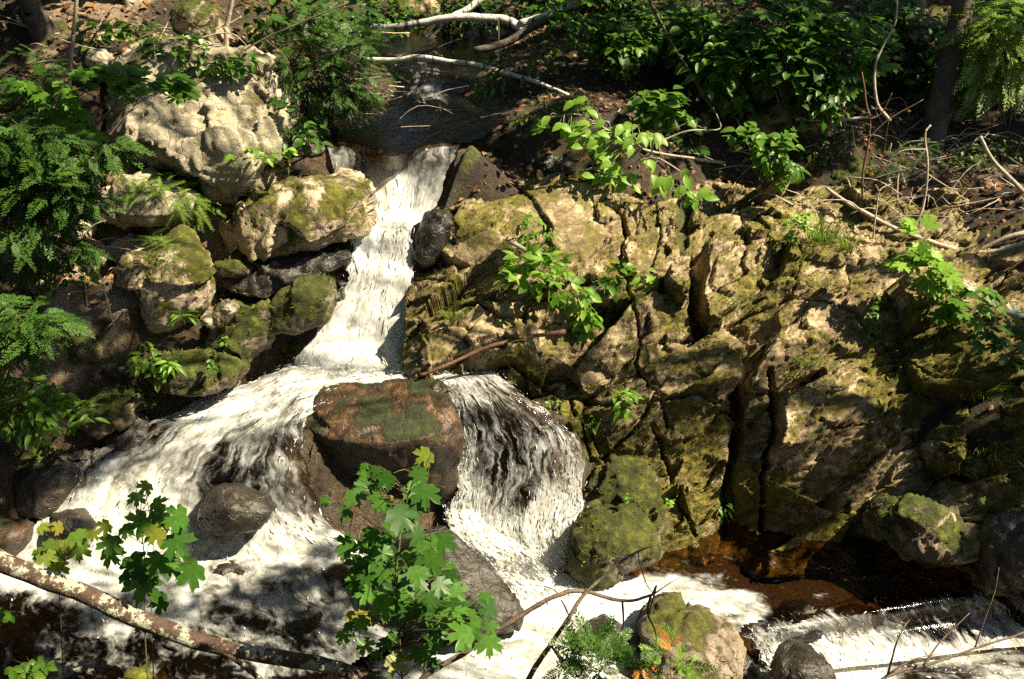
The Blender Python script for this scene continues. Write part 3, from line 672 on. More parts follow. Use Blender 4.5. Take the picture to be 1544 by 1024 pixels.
border = [(600, 600), (612, 500), (612, 430), (618, 360), (640, 305), (690, 285), (790, 272), (860, 255), (960, 255), (1100, 262), (1300, 285), (1600, 280), (1900, 300), (1900, 1000), (1544, 950), (1480, 900), (1380, 880), (1180, 870), (1000, 880), (880, 900), (840, 880), (848, 800), (852, 720), (822, 655), (775, 618), (720, 596), (660, 590)]
WF = grid_faces(len(ss), len(tt)); keepf = inpoly(pxy[WF].mean(1), border); WF = WF[keepf]
mossa = .42 + .42 * fbm(q3, 1.4, 4, seed=51) + .35 * (cid2 - .5)
for px, py, r_, s_ in [(830, 640, 45, .5), (770, 575, 40, .7), (1065, 685, 35, .5), (940, 740, 90, .5), (945, 450, 25, .5), (1130, 440, 45, .4), (1200, 425, 50, .5), (1400, 520, 70, .45), (1490, 560, 80, .5), (1500, 660, 80, .5), (1330, 585, 45, .4), (1030, 475, 40, .4), (1140, 740, 40, .6), (1260, 805, 60, .6), (1060, 780, 50, .6), (860, 340, 60, -.3), (1100, 450, 30, -.3), (1230, 480, 60, -.25), (980, 430, 40, -.3), (880, 530, 70, -.1), (1400, 800, 60, -.5), (700, 350, 60, .15), (1270, 590, 40, -.3)]:
    c = wall_st(px, py); ex = r_ * 8 / 1501
    mossa += s_ * np.exp(-(((st - c) ** 2).sum(1)) / (2 * (ex * .7) ** 2))
mossa += 1.2 * np.minimum(0, -(crk - .04))
# blocks: grow from seeds, cracks are barriers
SEEDS = [(740, 340), (860, 340), (700, 500), (830, 540), (900, 430), (985, 350), (975, 480), (1010, 560), (1080, 330), (1110, 420), (1090, 560), (1180, 330), (1230, 410), (1210, 520), (1280, 590), (1330, 420), (1440, 420), (1400, 500), (1510, 500), (1480, 600), (900, 640), (940, 760), (1040, 680), (1060, 770), (1135, 720), (1220, 740), (1190, 630), (1350, 690), (1340, 800), (1480, 700), (1450, 820), (1520, 830), (800, 610)]
ds = 4; bi = barrier.reshape(S.shape)[::ds, ::ds]; dn = nn.reshape(S.shape)[::ds, ::ds]; H, W_ = bi.shape
lab = -np.ones((H, W_), int); best = np.full((H, W_), 1e9); heap = []
for k, s_ in enumerate(SEEDS):
    a = wall_st(*s_); i = int((a[0] - ss[0]) / STEP / ds); j = int((a[1] - tt[0]) / STEP / ds)
    i = min(max(i, 0), H - 1); j = min(max(j, 0), W_ - 1); best[i, j] = 0; heapq.heappush(heap, (0.0, i, j, k))
while heap:
    c, i, j, k = heapq.heappop(heap)
    if lab[i, j] >= 0: continue
    lab[i, j] = k
    for a, b in ((i - 1, j), (i + 1, j), (i, j - 1), (i, j + 1)):
        if 0 <= a < H and 0 <= b < W_ and lab[a, b] < 0:
            nc = c + 1 + 25 * bi[a, b] + 60 * abs(dn[a, b] - dn[i, j])
            if nc < best[a, b]: best[a, b] = nc; heapq.heappush(heap, (nc, a, b, k))
fi = WF[:, 0] // len(tt); fj = WF[:, 0] % len(tt)
flab = lab[np.minimum(fi // ds, H - 1), np.minimum(fj // ds, W_ - 1)]
outcrop = tag(empty('rock_outcrop', P(1120, 790, y=6.95)), 'big sunlit mossy bedrock outcrop split by deep dark cracks, sloping down to the brown pool', 'rock outcrop')
me0 = new_mesh('tmp', WV, WF); vn = np.zeros(len(WV) * 3, np.float32); me0.vertices.foreach_get('normal', vn) if hasattr(me0.vertices[0], 'normal') else None; bpy.data.meshes.remove(me0)
for k in range(len(SEEDS)):
    F = WF[flab == k]
    if len(F) < 30: continue
    used = np.unique(F); mp = -np.ones(len(WV), int); mp[used] = np.arange(len(used))
    ob = put('rock_block', WV[used], mp[F], M['tan_rock'], outcrop, attrs={'moss': mossa[used]})
SOLID = [(GV, GF), (WV, WF)]
# ------------------------------------------------------------------ loose rocks: hull -> voxel remesh -> weathered
FUZZ = []
def weather(pts, name, mat, voxel=.02, amp=1.0, facet=.5, seed=0, smooth=2, bedding=0.0):
    bm = bmesh.new()
    for p in pts: bm.verts.new(p)
    r = bmesh.ops.convex_hull(bm, input=bm.verts)
    bmesh.ops.delete(bm, geom=[v for v in bm.verts if not v.link_faces], context='VERTS')
    bmesh.ops.recalc_face_normals(bm, faces=bm.faces)
    me = bpy.data.meshes.new('tmp'); bm.to_mesh(me); bm.free()
    o = bpy.data.objects.new('tmp', me); COL.objects.link(o)
    md = o.modifiers.new('r', 'REMESH'); md.mode = 'VOXEL'; md.voxel_size = voxel
    sm = o.modifiers.new('s', 'SMOOTH'); sm.factor = .5; sm.iterations = smooth
    dg = bpy.context.evaluated_depsgraph_get(); e = o.evaluated_get(dg).to_mesh()
    n = len(e.vertices); V = np.empty(n * 3, np.float32); e.vertices.foreach_get('co', V); V = V.reshape(-1, 3).astype(float)
    nr = np.empty(n * 3, np.float32); e.vertex_normals.foreach_get('vector', nr); nr = nr.reshape(-1, 3).astype(float)
    F = [tuple(p.vertices) for p in e.polygons]
    o.evaluated_get(dg).to_mesh_clear(); bpy.data.objects.remove(o); bpy.data.meshes.remove(me)
    sz = np.linalg.norm(V.max(0) - V.min(0)); s = sz / 1.2
    qv = V + .06 * s * np.c_[fbm(V, 2.5 / s, 3, seed=seed), fbm(V, 2.5 / s, 3, seed=seed + 1), fbm(V, 2.5 / s, 3, seed=seed + 2)]
    r_ = np.random.default_rng(seed + 1); ctr = V.mean(0)
    for _ in range(int(10 + 22 * facet)):   # chip flat faces off the lump
        nv = r_.normal(size=3); nv /= np.linalg.norm(nv); pr = (V - ctr) @ nv; lim = np.quantile(pr, r_.uniform(.92, .985)); ex = np.maximum(0, pr - lim)
        V = V - ex[:, None] * nv * (.75 * min(1, facet * 1.6))
    qv = V + .05 * s * np.c_[fbm(V, 3 / s, 3, seed=seed), fbm(V, 3 / s, 3, seed=seed + 1), fbm(V, 3 / s, 3, seed=seed + 2)]
    d = 0
    for fr, stp, slp, sd in ((2.6, .05, .22, 0), (7, .022, .26, 3), (17, .007, .2, 5)):
        f1, f2, cid, dl = worley(qv, fr / s, seed + sd, True)
        d = d + facet * (stp * (cid - .5) + slp * (dl[:, 0] * np.sin(cid * 917) + dl[:, 1] * np.sin(cid * 613 + 1) + dl[:, 2] * np.cos(cid * 431)) / fr)
    d = d + .03 * fbm(V, 1.8 / s, 3, seed=seed + 5) + .014 * fbm(V, 8 / s, 4, .6, seed=seed + 6, ridged=True)
    d = d * s + .007 * fbm(V, 26, 4, .65, seed=seed + 7)
    if bedding: d += bedding * fbm(V @ np.diag([1.5, 1.5, 12]), 1.4, 4, .6, seed=seed + 8)
    V = V + nr * (d * amp)[:, None]
    if mat in ('green_moss', 'mossy_rock'): FUZZ.append((V, nr))
    return V, F

def rock(label, outline, y, mat, inner=(), back=.5, k=.0032, voxel=.022, amp=1.0, facet=.6, pts=(), smooth=3, name='rock', cat='rock', group=None, bedding=0.0, shrink=.78):
    """outline / inner: picture points on the visible side, at depth y (+k per pixel of height); the rest goes back into the bank"""
    W = []
    if outline:
        cy_ = sum(p[1] for p in outline) / len(outline)
        cx_ = sum(p[0] for p in outline) / len(outline)
        for p in outline: W.append(P(cx_ + (p[0] - cx_) * 1.06, cy_ + (p[1] - cy_) * 1.06, y=y + (cy_ - p[1]) * k))
        c = np.mean(W, 0)
        for p in inner: W.append(P(p[0], p[1], y=y + (cy_ - p[1]) * k - p[2]))
        for p in list(W[:len(outline)]): W.append(c + (p - c) * shrink + np.array([0, back, -back * .35]))
    for p in pts: W.append(P(p[0], p[1], y=p[2]))
    W = np.array(W); s = int(abs(W[0, 0] * 137 + W[0, 1] * 71)) % 97
    V, F = weather(W, name, mat, voxel, amp, facet, s, smooth, bedding)
    o = link(name, None) if False else None
    lo = V.min(0); ctr = V.mean(0); org = np.array([ctr[0], ctr[1], lo[2]])
    ob = link(name, new_mesh(name, V - org, F, M[mat])); ob.location = org
    SOLID.append((V, F))
    return tag(ob, label, cat, group)

rock('large pale grey cliff-like boulder on the upper left bank with leaf litter on top', [(104, 96), (150, 70), (270, 74), (345, 84), (402, 84), (438, 135), (462, 205), (448, 238), (390, 262), (300, 258), (215, 262), (155, 225), (118, 160)], 8.6, 'pale_rock',
     inner=[(300, 130, .15), (400, 190, .22), (250, 200, .2), (185, 190, .15), (340, 215, .25)], back=1.0, k=.0026, facet=.75, voxel=.024, bedding=.015)
rock('angular pale stone leaning below the grey cliff boulder, next to green moss', [(292, 246), (318, 236), (352, 256), (364, 290), (344, 312), (314, 306), (300, 280)], 8.45, 'pale_rock', inner=[(325, 270, .12)], back=.3, facet=.9)
rock('brown grey slab tucked under the right end of the cliff boulder', [(352, 250), (400, 246), (436, 240), (430, 268), (390, 284), (356, 296)], 8.5, 'mossy_pale', inner=[(390, 262, .1)], back=.35)
rock('wide sunlit boulder with yellow green moss beside the top of the waterfall', [(322, 350), (345, 322), (398, 288), (432, 268), (478, 266), (514, 268), (540, 292), (555, 324), (538, 345), (470, 372), (405, 392), (330, 384)], 8.05, 'mossy_pale',
     inner=[(400, 330, .22), (470, 300, .2), (500, 330, .25), (440, 360, .2), (530, 320, .12)], back=.7, k=.0036, facet=.55)
rock('upright pointed boulder with one sunlit face and a black shaded side', None, 0, 'mossy_pale',
     pts=[(236, 362, 7.62), (272, 338, 7.68), (300, 348, 7.62), (334, 424, 7.42), (312, 452, 7.3), (280, 478, 7.2), (238, 512, 7.12), (206, 425, 7.22), (222, 470, 7.15), (196, 395, 7.5), (172, 420, 7.75), (150, 445, 7.95), (300, 380, 8.1), (240, 372, 8.1), (330, 450, 7.9), (190, 500, 7.8), (270, 400, 7.28), (160, 490, 7.9)], facet=.45, smooth=1)
rock('flat mossy stone at the foot of the wide sunlit boulder', [(316, 400), (340, 390), (374, 400), (370, 416), (330, 420)], 7.75, 'green_moss', inner=[(345, 402, .08)], back=.3)
rock('bright green moss covered rock touching the left edge of the waterfall', [(400, 470), (424, 432), (470, 416), (494, 424), (500, 450), (486, 484), (440, 500), (408, 498)], 7.55, 'green_moss', inner=[(450, 450, .14), (470, 470, .14)], back=.5, facet=.3)
rock('long wet brown ledge between the sunlit boulder and the mossy rock', [(330, 432), (350, 408), (430, 392), (500, 372), (545, 378), (525, 418), (460, 424), (400, 452), (340, 456)], 7.85, 'wet_rock', inner=[(430, 410, .08)], back=.4, k=.005)
rock('dark mossy rock with a slanting crack, right of the pointed boulder', [(296, 520), (330, 462), (376, 456), (404, 470), (398, 520), (366, 556), (310, 560)], 7.4, 'mossy_rock', inner=[(350, 500, .15)], back=.5, facet=.9)
rock('low dark mossy bank stone under the small herbs, at the edge of the white water', [(205, 566), (240, 540), (300, 530), (360, 540), (372, 566), (320, 590), (250, 600)], 7.05, 'mossy_rock', inner=[(290, 558, .14)], back=.5, facet=.4)
for px, py, s, lb in [(343, 464, 15, 'small pale grey cobble wedged beside the pointed boulder'), (312, 484, 11, 'smallest grey cobble below the pointed boulder')]:
    rock(lb, [(px - s, py + s * .5), (px - s * .6, py - s * .6), (px + s * .5, py - s * .8), (px + s, py + s * .1), (px + s * .4, py + s * .9)], 7.25, 'pale_rock', inner=[(px, py, .06)], back=.12, voxel=.012)
rock('flat olive stone lying on brown soil left of the black shaded hollow', [(108, 494), (124, 482), (150, 484), (166, 502), (130, 504)], 7.25, 'mossy_pale', inner=[(135, 493, .03)], back=.2, k=.006)
rock('squat green stone just below the flat olive stone', [(92, 530), (108, 504), (150, 506), (152, 540), (110, 552)], 7.1, 'mossy_rock', inner=[(125, 525, .08)], back=.3)
rock('pink grey sunlit slab on the left bank under pale cedar sprays', [(120, 318), (150, 280), (230, 268), (300, 290), (322, 322), (270, 340), (180, 338)], 8.15, 'pale_rock', inner=[(220, 304, .1)], back=.5, k=.005)
rock('small broken sunlit slab beside the pointed boulder top', [(180, 400), (196, 380), (230, 374), (236, 394), (200, 408)], 7.75, 'pale_rock', inner=[(210, 388, .05)], back=.25, voxel=.014)
rock('pale rock glowing in the sun at the top left, behind the cliff boulder', [(78, 44), (120, 8), (200, -12), (262, -6), (250, 24), (180, 40)], 10.1, 'pale_rock', inner=[(170, 10, .2)], back=.8)
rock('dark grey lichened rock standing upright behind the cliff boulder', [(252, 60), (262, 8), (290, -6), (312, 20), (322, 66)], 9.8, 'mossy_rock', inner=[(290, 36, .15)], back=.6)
rock('pale sandy boulder at the top edge beside the upper stream', [(582, 16), (596, -8), (630, -14), (660, 4), (664, 24), (620, 30)], 13.2, 'tan_rock', inner=[(620, 8, .2)], back=.6, voxel=.03)
rock('little pale stone caught at the corner of the cliff boulder top', [(124, 96), (134, 72), (158, 76), (166, 90), (150, 104)], 8.75, 'pale_rock', inner=[(146, 88, .06)], back=.3, voxel=.015)

rock('rust brown boulder with a dark mossy front splitting the stream in the middle', None, 0, 'rust_rock',
     pts=[(452, 606, 7.05), (470, 596, 7.1), (520, 580, 7.1), (600, 586, 7.05), (640, 570, 7.1), (668, 574, 7.1), (698, 630, 6.86), (448, 640, 6.78), (496, 664, 6.56), (570, 672, 6.5), (644, 658, 6.54), (702, 690, 6.72), (450, 700, 6.74), (500, 764, 6.82), (600, 772, 6.8), (690, 766, 6.8), (460, 760, 7.2), (696, 760, 7.2), (600, 620, 7.12)], facet=.22, smooth=3)
rock('black wet rock the white water breaks over in the left cascade', [(296, 770), (310, 742), (350, 736), (392, 752), (414, 776), (390, 800), (330, 808), (300, 796)], 6.22, 'wet_rock', inner=[(350, 765, .16)], back=.4, facet=.35)
rock('dark wet boulder under the maple sapling with a long sloping right edge', None, 0, 'wet_rock',
     pts=[(560, 830, 5.95), (620, 800, 6.05), (668, 798, 6.1), (720, 836, 6.0), (770, 890, 5.85), (800, 922, 5.7), (770, 948, 5.55), (680, 960, 5.4), (600, 955, 5.35), (540, 930, 5.4), (650, 870, 5.6), (700, 900, 5.55), (560, 960, 5.9), (780, 960, 5.9)], facet=.35, smooth=4)
rock('mossy olive boulder at the foot of the chute, in front of the outcrop', [(856, 862), (866, 800), (900, 774), (950, 770), (990, 796), (1004, 830), (985, 862), (935, 880), (880, 884)], 6.35, 'green_moss', inner=[(920, 815, .2), (960, 840, .16), (890, 850, .16)], back=.6, facet=.35)
rock('tall mossy shoulder of stone rising behind the olive boulder', [(868, 770), (884, 712), (930, 690), (975, 700), (1008, 760), (1010, 810), (960, 830), (890, 810)], 6.72, 'green_moss', inner=[(940, 750, .15)], back=.4, facet=.5)
rock('grey brown stone at the bottom edge with moss on its right, behind the cedar tips', [(962, 1010), (972, 950), (1005, 932), (1060, 928), (1100, 950), (1128, 990), (1132, 1040), (1040, 1070), (960, 1060)], 5.35, 'mossy_brown', inner=[(1040, 975, .16), (1000, 990, .15)], back=.5, facet=.6)
rock('small dark wet stone with foam curling over it, beside the cedar sprig', [(878, 975), (886, 948), (915, 940), (944, 952), (950, 985), (910, 996)], 5.6, 'wet_rock', inner=[(912, 962, .1)], back=.25, facet=.3, voxel=.016)
rock('rounded dark stone at the bottom edge under the small ledge fall', [(1168, 1030), (1180, 1002), (1216, 990), (1250, 1004), (1268, 1034), (1220, 1060)], 5.2, 'wet_rock', inner=[(1215, 1015, .12)], back=.35, facet=.3, voxel=.018)
rock('dark wet hump of stone at the left end of the small ledge fall', [(1175, 950), (1190, 922), (1225, 915), (1246, 935), (1240, 962), (1200, 970)], 5.9, 'wet_rock', inner=[(1210, 938, .08)], back=.25, facet=.3, voxel=.016)
rock('low pinkish grey rock at the far right of the brown pool', [(1318, 800), (1340, 772), (1390, 762), (1450, 778), (1476, 812), (1480, 860), (1420, 850), (1350, 830)], 6.45, 'mossy_rock', inner=[(1400, 800, .14), (1440, 825, .12)], back=.5, facet=.8)
rock('dark wet rock at the right edge where the pool spills over', [(1478, 840), (1500, 780), (1560, 752), (1640, 770), (1660, 920), (1560, 925), (1500, 890)], 6.15, 'wet_rock', inner=[(1550, 830, .2)], back=.6, facet=.5)
rock('mossy cap stone above the dark wet rock at the right edge', [(1462, 790), (1490, 756), (1560, 740), (1620, 750), (1610, 800), (1500, 806)], 6.5, 'mossy_rock', inner=[(1540, 775, .14)], back=.5)
rock('dark rock on the left edge of the cascade with a wet shiny top', [(8, 740), (40, 700), (90, 690), (112, 715), (92, 760), (40, 784)], 6.5, 'wet_rock', inner=[(60, 728, .14)], back=.5, facet=.4)
rock('brown wet stone at the left edge just above the fallen log', [(-40, 800), (0, 788), (34, 800), (40, 826), (10, 846), (-40, 850)], 6.1, 'rust_rock', inner=[(5, 815, .1)], back=.4, facet=.4)
rock('black hump breaking the foam left of the small maple seedling', [(64, 812), (80, 780), (116, 776), (136, 800), (120, 826), (80, 830)], 6.15, 'wet_rock', inner=[(100, 800, .08)], back=.3, facet=.3)
rock('black rounded rock half drowned in the left cascade lip', [(150, 660), (170, 630), (205, 622), (225, 645), (210, 690), (170, 706)], 6.82, 'wet_rock', inner=[(190, 655, .06)], back=.4, facet=.4)
rock('pale stone poking out at the bottom edge left of the log branch', [(170, 1030), (186, 1010), (216, 1006), (244, 1020), (250, 1050), (190, 1060)], 4.95, 'mossy_pale', inner=[(208, 1022, .06)], back=.25, voxel=.015)
rock('wide black wet ledge under the shallow water at lower left', [(380, 900), (420, 850), (500, 842), (560, 860), (570, 950), (520, 985), (420, 975)], 5.80, 'wet_rock', inner=[(480, 900, .03)], back=.5, facet=.3, k=.0068, amp=.7)
rock('dark mossy stone below the upright pointed boulder, beside the seedlings on the left bank', [(110, 640), (140, 590), (190, 578), (214, 600), (190, 640), (140, 672)], 6.85, 'mossy_rock', inner=[(160, 620, .1)], back=.4, facet=.4)
rock('black stone in midstream with a thin film of water, right of the waterfall head', [(624, 360), (640, 322), (676, 316), (690, 345), (664, 388), (632, 412)], 8.15, 'wet_rock', inner=[(655, 350, .1)], back=.4, facet=.4)
rock('stepped dark stone at the right of the waterfall head, dripping', [(690, 270), (712, 240), (752, 236), (766, 262), (744, 290), (706, 292)], 9.0, 'rust_rock', inner=[(730, 262, .1)], back=.4, facet=.7)
rock('little dark stone at the chute lip below the red brown stick', [(636, 604), (644, 578), (660, 572), (668, 590), (664, 606), (648, 612)], 6.98, 'wet_rock', inner=[(654, 590, .05)], back=.1, voxel=.012, facet=.3)
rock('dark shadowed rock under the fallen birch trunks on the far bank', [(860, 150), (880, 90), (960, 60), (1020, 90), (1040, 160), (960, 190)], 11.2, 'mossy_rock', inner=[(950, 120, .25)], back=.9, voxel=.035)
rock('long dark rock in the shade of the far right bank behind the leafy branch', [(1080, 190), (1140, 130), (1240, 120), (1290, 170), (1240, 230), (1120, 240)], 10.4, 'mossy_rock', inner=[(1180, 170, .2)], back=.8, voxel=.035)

def ground_hit(px, py):
    d = ray(px, py); lo, hi = 3.0, 20.0
    ts = np.linspace(3.5, 19, 400); q = CAM + ts[:, None] * d; g_ = ground_rbf(q[:, :2]); k = np.argmax(q[:, 2] < g_)
    return q[k]
def cobble(label, px, py, rx, ry, mat, facet=.7, up=.02, back=.3, **kw):
    r_ = np.random.default_rng(int(px * 3 + py)); n = 9; a = np.linspace(0, 2 * np.pi, n, endpoint=False) + r_.uniform(0, .5)
    ol = [(px + rx * math.cos(t) * r_.uniform(.78, 1.12), py + ry * math.sin(t) * r_.uniform(.78, 1.12)) for t in a]
    y = ground_hit(px, py)[1] - up; s_ = ry * y / FPX
    rock(label, ol, y, mat, inner=[(px + rx * .2, py - ry * .1, s_ * .55), (px - rx * .3, py + ry * .2, s_ * .5)], back=max(.12, s_ * 1.6) * back / .3, facet=facet, voxel=max(.012, min(.024, s_ * .09)), k=.0045, **kw)
for a in [('wet brown rubble stone between the grey brown stone and the ledge fall', 1150, 980, 34, 30, 'wet_rock'), ('second wet rubble stone at the bottom edge by the ledge fall', 1118, 1012, 30, 24, 'wet_rock'), ('black wet rock in the shadowed lower left water, above the log', 345, 872, 44, 18, 'wet_rock'), ('small black stone in the foam behind the small maple seedling', 170, 880, 30, 14, 'wet_rock'), ('dark stone under the thin white veil left of the leafy sapling', 505, 860, 40, 22, 'wet_rock'), ('dark stone in the left side of the waterfall lip', 546, 246, 13, 16, 'wet_rock'), ('dark stone in the right side of the waterfall lip', 628, 250, 15, 18, 'wet_rock'), ('wet black stone parting the thin right veil of the waterfall head', 652, 292, 14, 24, 'wet_rock'), ('dark stone splitting the middle of the small ledge fall', 1345, 945, 26, 22, 'wet_rock'), ('wet stone under the right end of the small ledge fall', 1452, 925, 30, 22, 'wet_rock'), ('tiny black stone in the foam below the ledge fall', 1262, 985, 14, 12, 'wet_rock'), ('broad pink cream slab in full sun below the pale hemlock sprays', 180, 368, 70, 26, 'pale_rock'), ('pale stone at the left end of the sunlit bank', 108, 345, 42, 22, 'pale_rock'), ('small cream stone between the sunlit slabs', 286, 338, 28, 16, 'pale_rock'),
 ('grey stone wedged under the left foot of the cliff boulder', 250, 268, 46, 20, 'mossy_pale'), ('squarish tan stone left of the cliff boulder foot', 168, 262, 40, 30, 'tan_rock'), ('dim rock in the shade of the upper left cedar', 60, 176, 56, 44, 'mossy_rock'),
 ('mossy hump of stone behind the crest of the cliff boulder', 205, 62, 64, 18, 'mossy_pale'), ('brown wet slab in the trickle left of the waterfall', 500, 396, 46, 20, 'wet_rock'), ('dark wet stone poking from the left edge of the waterfall', 512, 440, 22, 22, 'wet_rock'),
 ('mossy lump at the water edge under the bright green rock', 436, 522, 30, 16, 'mossy_rock'), ('low mossy stone at the left waterline', 330, 578, 36, 14, 'green_moss'), ('dark stone under the dense green herb bush', 62, 690, 50, 30, 'mossy_rock'),
 ('dark cobble at the left shore of the cascade', 128, 690, 34, 24, 'wet_rock'), ('mossy stone in the dark soil of the left shore', 200, 606, 34, 18, 'green_moss'), ('brown stone in the black hollow below the pointed boulder', 180, 560, 36, 18, 'rust_rock'),
 ('small tan stone in the sunlit litter at left', 66, 432, 30, 16, 'pale_rock'), ('small round stone near the squat green stone', 60, 520, 26, 16, 'mossy_rock'),
 ('mossy stone at the pool edge below the wide crack', 1190, 800, 36, 20, 'mossy_rock'), ('second mossy stone at the pool edge further right', 1262, 812, 44, 24, 'mossy_rock'), ('wet stone at the back of the brown pool', 1335, 850, 34, 14, 'wet_rock'), ('pale split stone at the foot of the outcrop left of the pool', 1050, 806, 26, 18, 'tan_rock'),
 ('mossy rock among the roots at the far right', 1460, 250, 60, 30, 'mossy_rock'), ('mossy stone behind the reddish dead stem', 1290, 268, 54, 24, 'mossy_rock'), ('dark mossy stone at the right shore of the upper pool', 826, 246, 54, 22, 'wet_rock'), ('brown stone between the upper pool and the dome', 905, 268, 44, 16, 'mossy_rock'),
 ('low dark rock at the rim of the far hollow', 1020, 180, 56, 24, 'mossy_rock'), ('wet dark slab on the left edge of the upper pool', 455, 226, 34, 16, 'wet_rock'), ('half buried stone on the shady slope at the far right', 1490, 700, 50, 30, 'mossy_rock')]: cobble(*a)
# ------------------------------------------------------------------ leaves, stems, plants
bpy.context.view_layer.update()
_dg = bpy.context.evaluated_depsgraph_get()
_solid_only = True
def hit(px, py, default_y=8.0):
    d = Vector(ray(px, py)); o = Vector(CAM)
    for _ in range(4):
        ok, loc, nor, idx, ob, mx = SC.ray_cast(_dg, o, d)
        if not ok: return P(px, py, y=default_y), np.array([0, 0, 1.0])
        if ob.name.startswith('water'): o = loc + d * 1e-3; continue
        return np.array(loc), np.array(nor)
    return np.array(loc), np.array(nor)
def down(x, y, z=12.0):
    return np.array([x, y, float(ground_height([[x, y]])[0])])

def _ov(w, fold=.1, droop=.3, n=5):
    V = []; F = []
    for i in range(n + 1):
        t = i / n; h = w * math.sin(math.pi * t ** .85) ** .8 if 0 < i < n else 0.004
        z = -droop * t * t
        V += [(-h, t, z + fold * h / w), (0, t, z), (h, t, z + fold * h / w)]
    for i in range(n):
        a = i * 3; F += [(a, a + 1, a + 4, a + 3), (a + 1, a + 2, a + 5, a + 4)]
    return np.array(V), F
def _maple():
    half = [(0, 1.0), (.06, .80), (.15, .82), (.13, .63), (.12, .53), (.27, .66), (.36, .70), (.50, .74), (.46, .58), (.53, .50), (.42, .42), (.28, .36), (.44, .32), (.47, .22), (.34, .16), (.22, .04), (.10, .05), (0, .10)]
    out = half + [(-x, y) for x, y in half[-2:0:-1]]
    V = [(0, .36, 0)] + [(x, y, -.28 * x * x - .22 * max(0, y - .3) ** 2 + .05 * abs(x)) for x, y in out]
    n = len(out); F = [(0, 1 + i, 1 + (i + 1) % n) for i in range(n)]
    V = np.array(V); return V, F
def _tri(w):
    V0, F0 = _ov(w); V = []; F = []
    for a, s, oy in ((0, 1.0, .35), (1.15, .8, .3), (-1.15, .8, .3)):
        c, s_ = math.cos(a), math.sin(a); q = V0 * s * .65
        V.append(np.c_[q[:, 0] * c + q[:, 1] * s_, -q[:, 0] * s_ + q[:, 1] * c + oy, q[:, 2]])
        F += [tuple(i + len(V0) * (len(V) - 1) for i in f) for f in F0]
    return np.vstack(V), F
def _spray(n=9, w=.34, thick=.022, sub=True, droop=.25):
    """flat conifer frond: a midrib with alternating branchlets, each with scale-leaved twigs"""
    V = []; F = []
    def blade(a, b, t):
        a = np.array(a); b = np.array(b); d = b - a; p = np.array([-d[1], d[0], 0]); p /= np.linalg.norm(p) + 1e-9
        k = len(V); V.extend([a - p * t * .5, a + (b - a) * .55 - p * t, b, a + (b - a) * .55 + p * t, a + p * t * .5]); F.append((k, k + 1, k + 2, k + 3, k + 4))
    r = np.random.default_rng(11)
    blade((0, 0, 0), (0, 1, -droop), thick * .8)
    for i in range(n):
        t = .1 + .86 * i / n; l = w * (1.05 - t) ** .7 * (.55 + .45 * min(1, t * 4))
        for s in (-1, 1):
            tt_ = t + (.03 if s > 0 else 0); ang_ = R(48 + r.uniform(-7, 7)); o = np.array([0, tt_, -droop * tt_ * tt_])
            e = o + np.array([s * math.sin(ang_) * l, math.cos(ang_) * l, -.08 * l + r.uniform(-.02, .02)])
            blade(o, e, thick)
            if sub:
                for u in (.3, .5, .7, .86):
                    for s2 in (-1, 1):
                        q = o + (e - o) * u; a2 = ang_ * s + s2 * R(42); l2 = l * .38 * (1.15 - u)
                        blade(q, q + np.array([math.sin(a2) * l2, math.cos(a2) * l2, r.uniform(-.02, .02)]), thick * .8)
    return np.array(V), F
def _needle(n=26):
    V = []; F = []; r = np.random.default_rng(4)
    for i in range(n):
        t = .04 + .94 * i / n
        for s in (-1, 1):
            l = .16 * (1.1 - .6 * t); a = R(62 + r.uniform(-12, 12)); o = np.array([0, t, -.25 * t * t]); k = len(V)
            e = o + np.array([s * math.sin(a) * l, math.cos(a) * l, r.uniform(-.03, .03)])
            V.extend([o + [0, -.012, 0], o + [0, .012, 0], e]); F.append((k, k + 1, k + 2))
    k = len(V); V.extend([np.array([-.008, 0, 0]), np.array([.008, 0, 0]), np.array([0, 1, -.25])]); F.append((k, k + 1, k + 2))
    return np.array(V), F
TPL = {'ovate': _ov(.30), 'narrow': _ov(.15, .06, .45), 'maple': _maple(), 'tri': _tri(.3), 'cedar': _spray(), 'cedar_lo': _spray(7, .36, .045, False), 'hemlock': _needle(), 'simple': _ov(.34, .12, .25, 2), 'heart': _ov(.40, .12, .3)}

def leaf_mesh(kind, pos, dirs, nors, sizes):
    V0, F0 = TPL[kind]; pos = np.asarray(pos, float); n = len(pos)
    D = np.asarray(dirs, float); D = D / (np.linalg.norm(D, axis=1)[:, None] + 1e-9)
    Nn = np.asarray(nors, float); Nn = Nn - (Nn * D).sum(1)[:, None] * D; Nn /= np.linalg.norm(Nn, axis=1)[:, None] + 1e-9
    S_ = np.cross(D, Nn); sz = np.asarray(sizes, float)[:, None, None]
    V = pos[:, None] + sz * (V0[None, :, 0:1] * S_[:, None] + V0[None, :, 1:2] * D[:, None] + V0[None, :, 2:3] * Nn[:, None])
    V = V.reshape(-1, 3); k = len(V0)
    if len({len(f) for f in F0}) == 1:
        F = (np.array(F0)[None] + (np.arange(n) * k)[:, None, None]).reshape(-1, len(F0[0]))
    else: F = [tuple(i + j * k for i in f) for j in range(n) for f in F0]
    return V, F

TOCAM = np.array([0, -.75, .66])
def rand_dirs(n, down_=.25, spread=1.0):
    a = rng.uniform(0, 2 * np.pi, n)
    d = np.c_[np.cos(a) * spread, np.sin(a) * spread, -down_ + rng.normal(0, .25, n)]
    return d
def rand_nors(n, up=1.0, cam_=.35, jit=.4):
    return np.array([.3 * up, -.05, up]) + TOCAM * cam_ + rng.normal(0, jit, (n, 3))

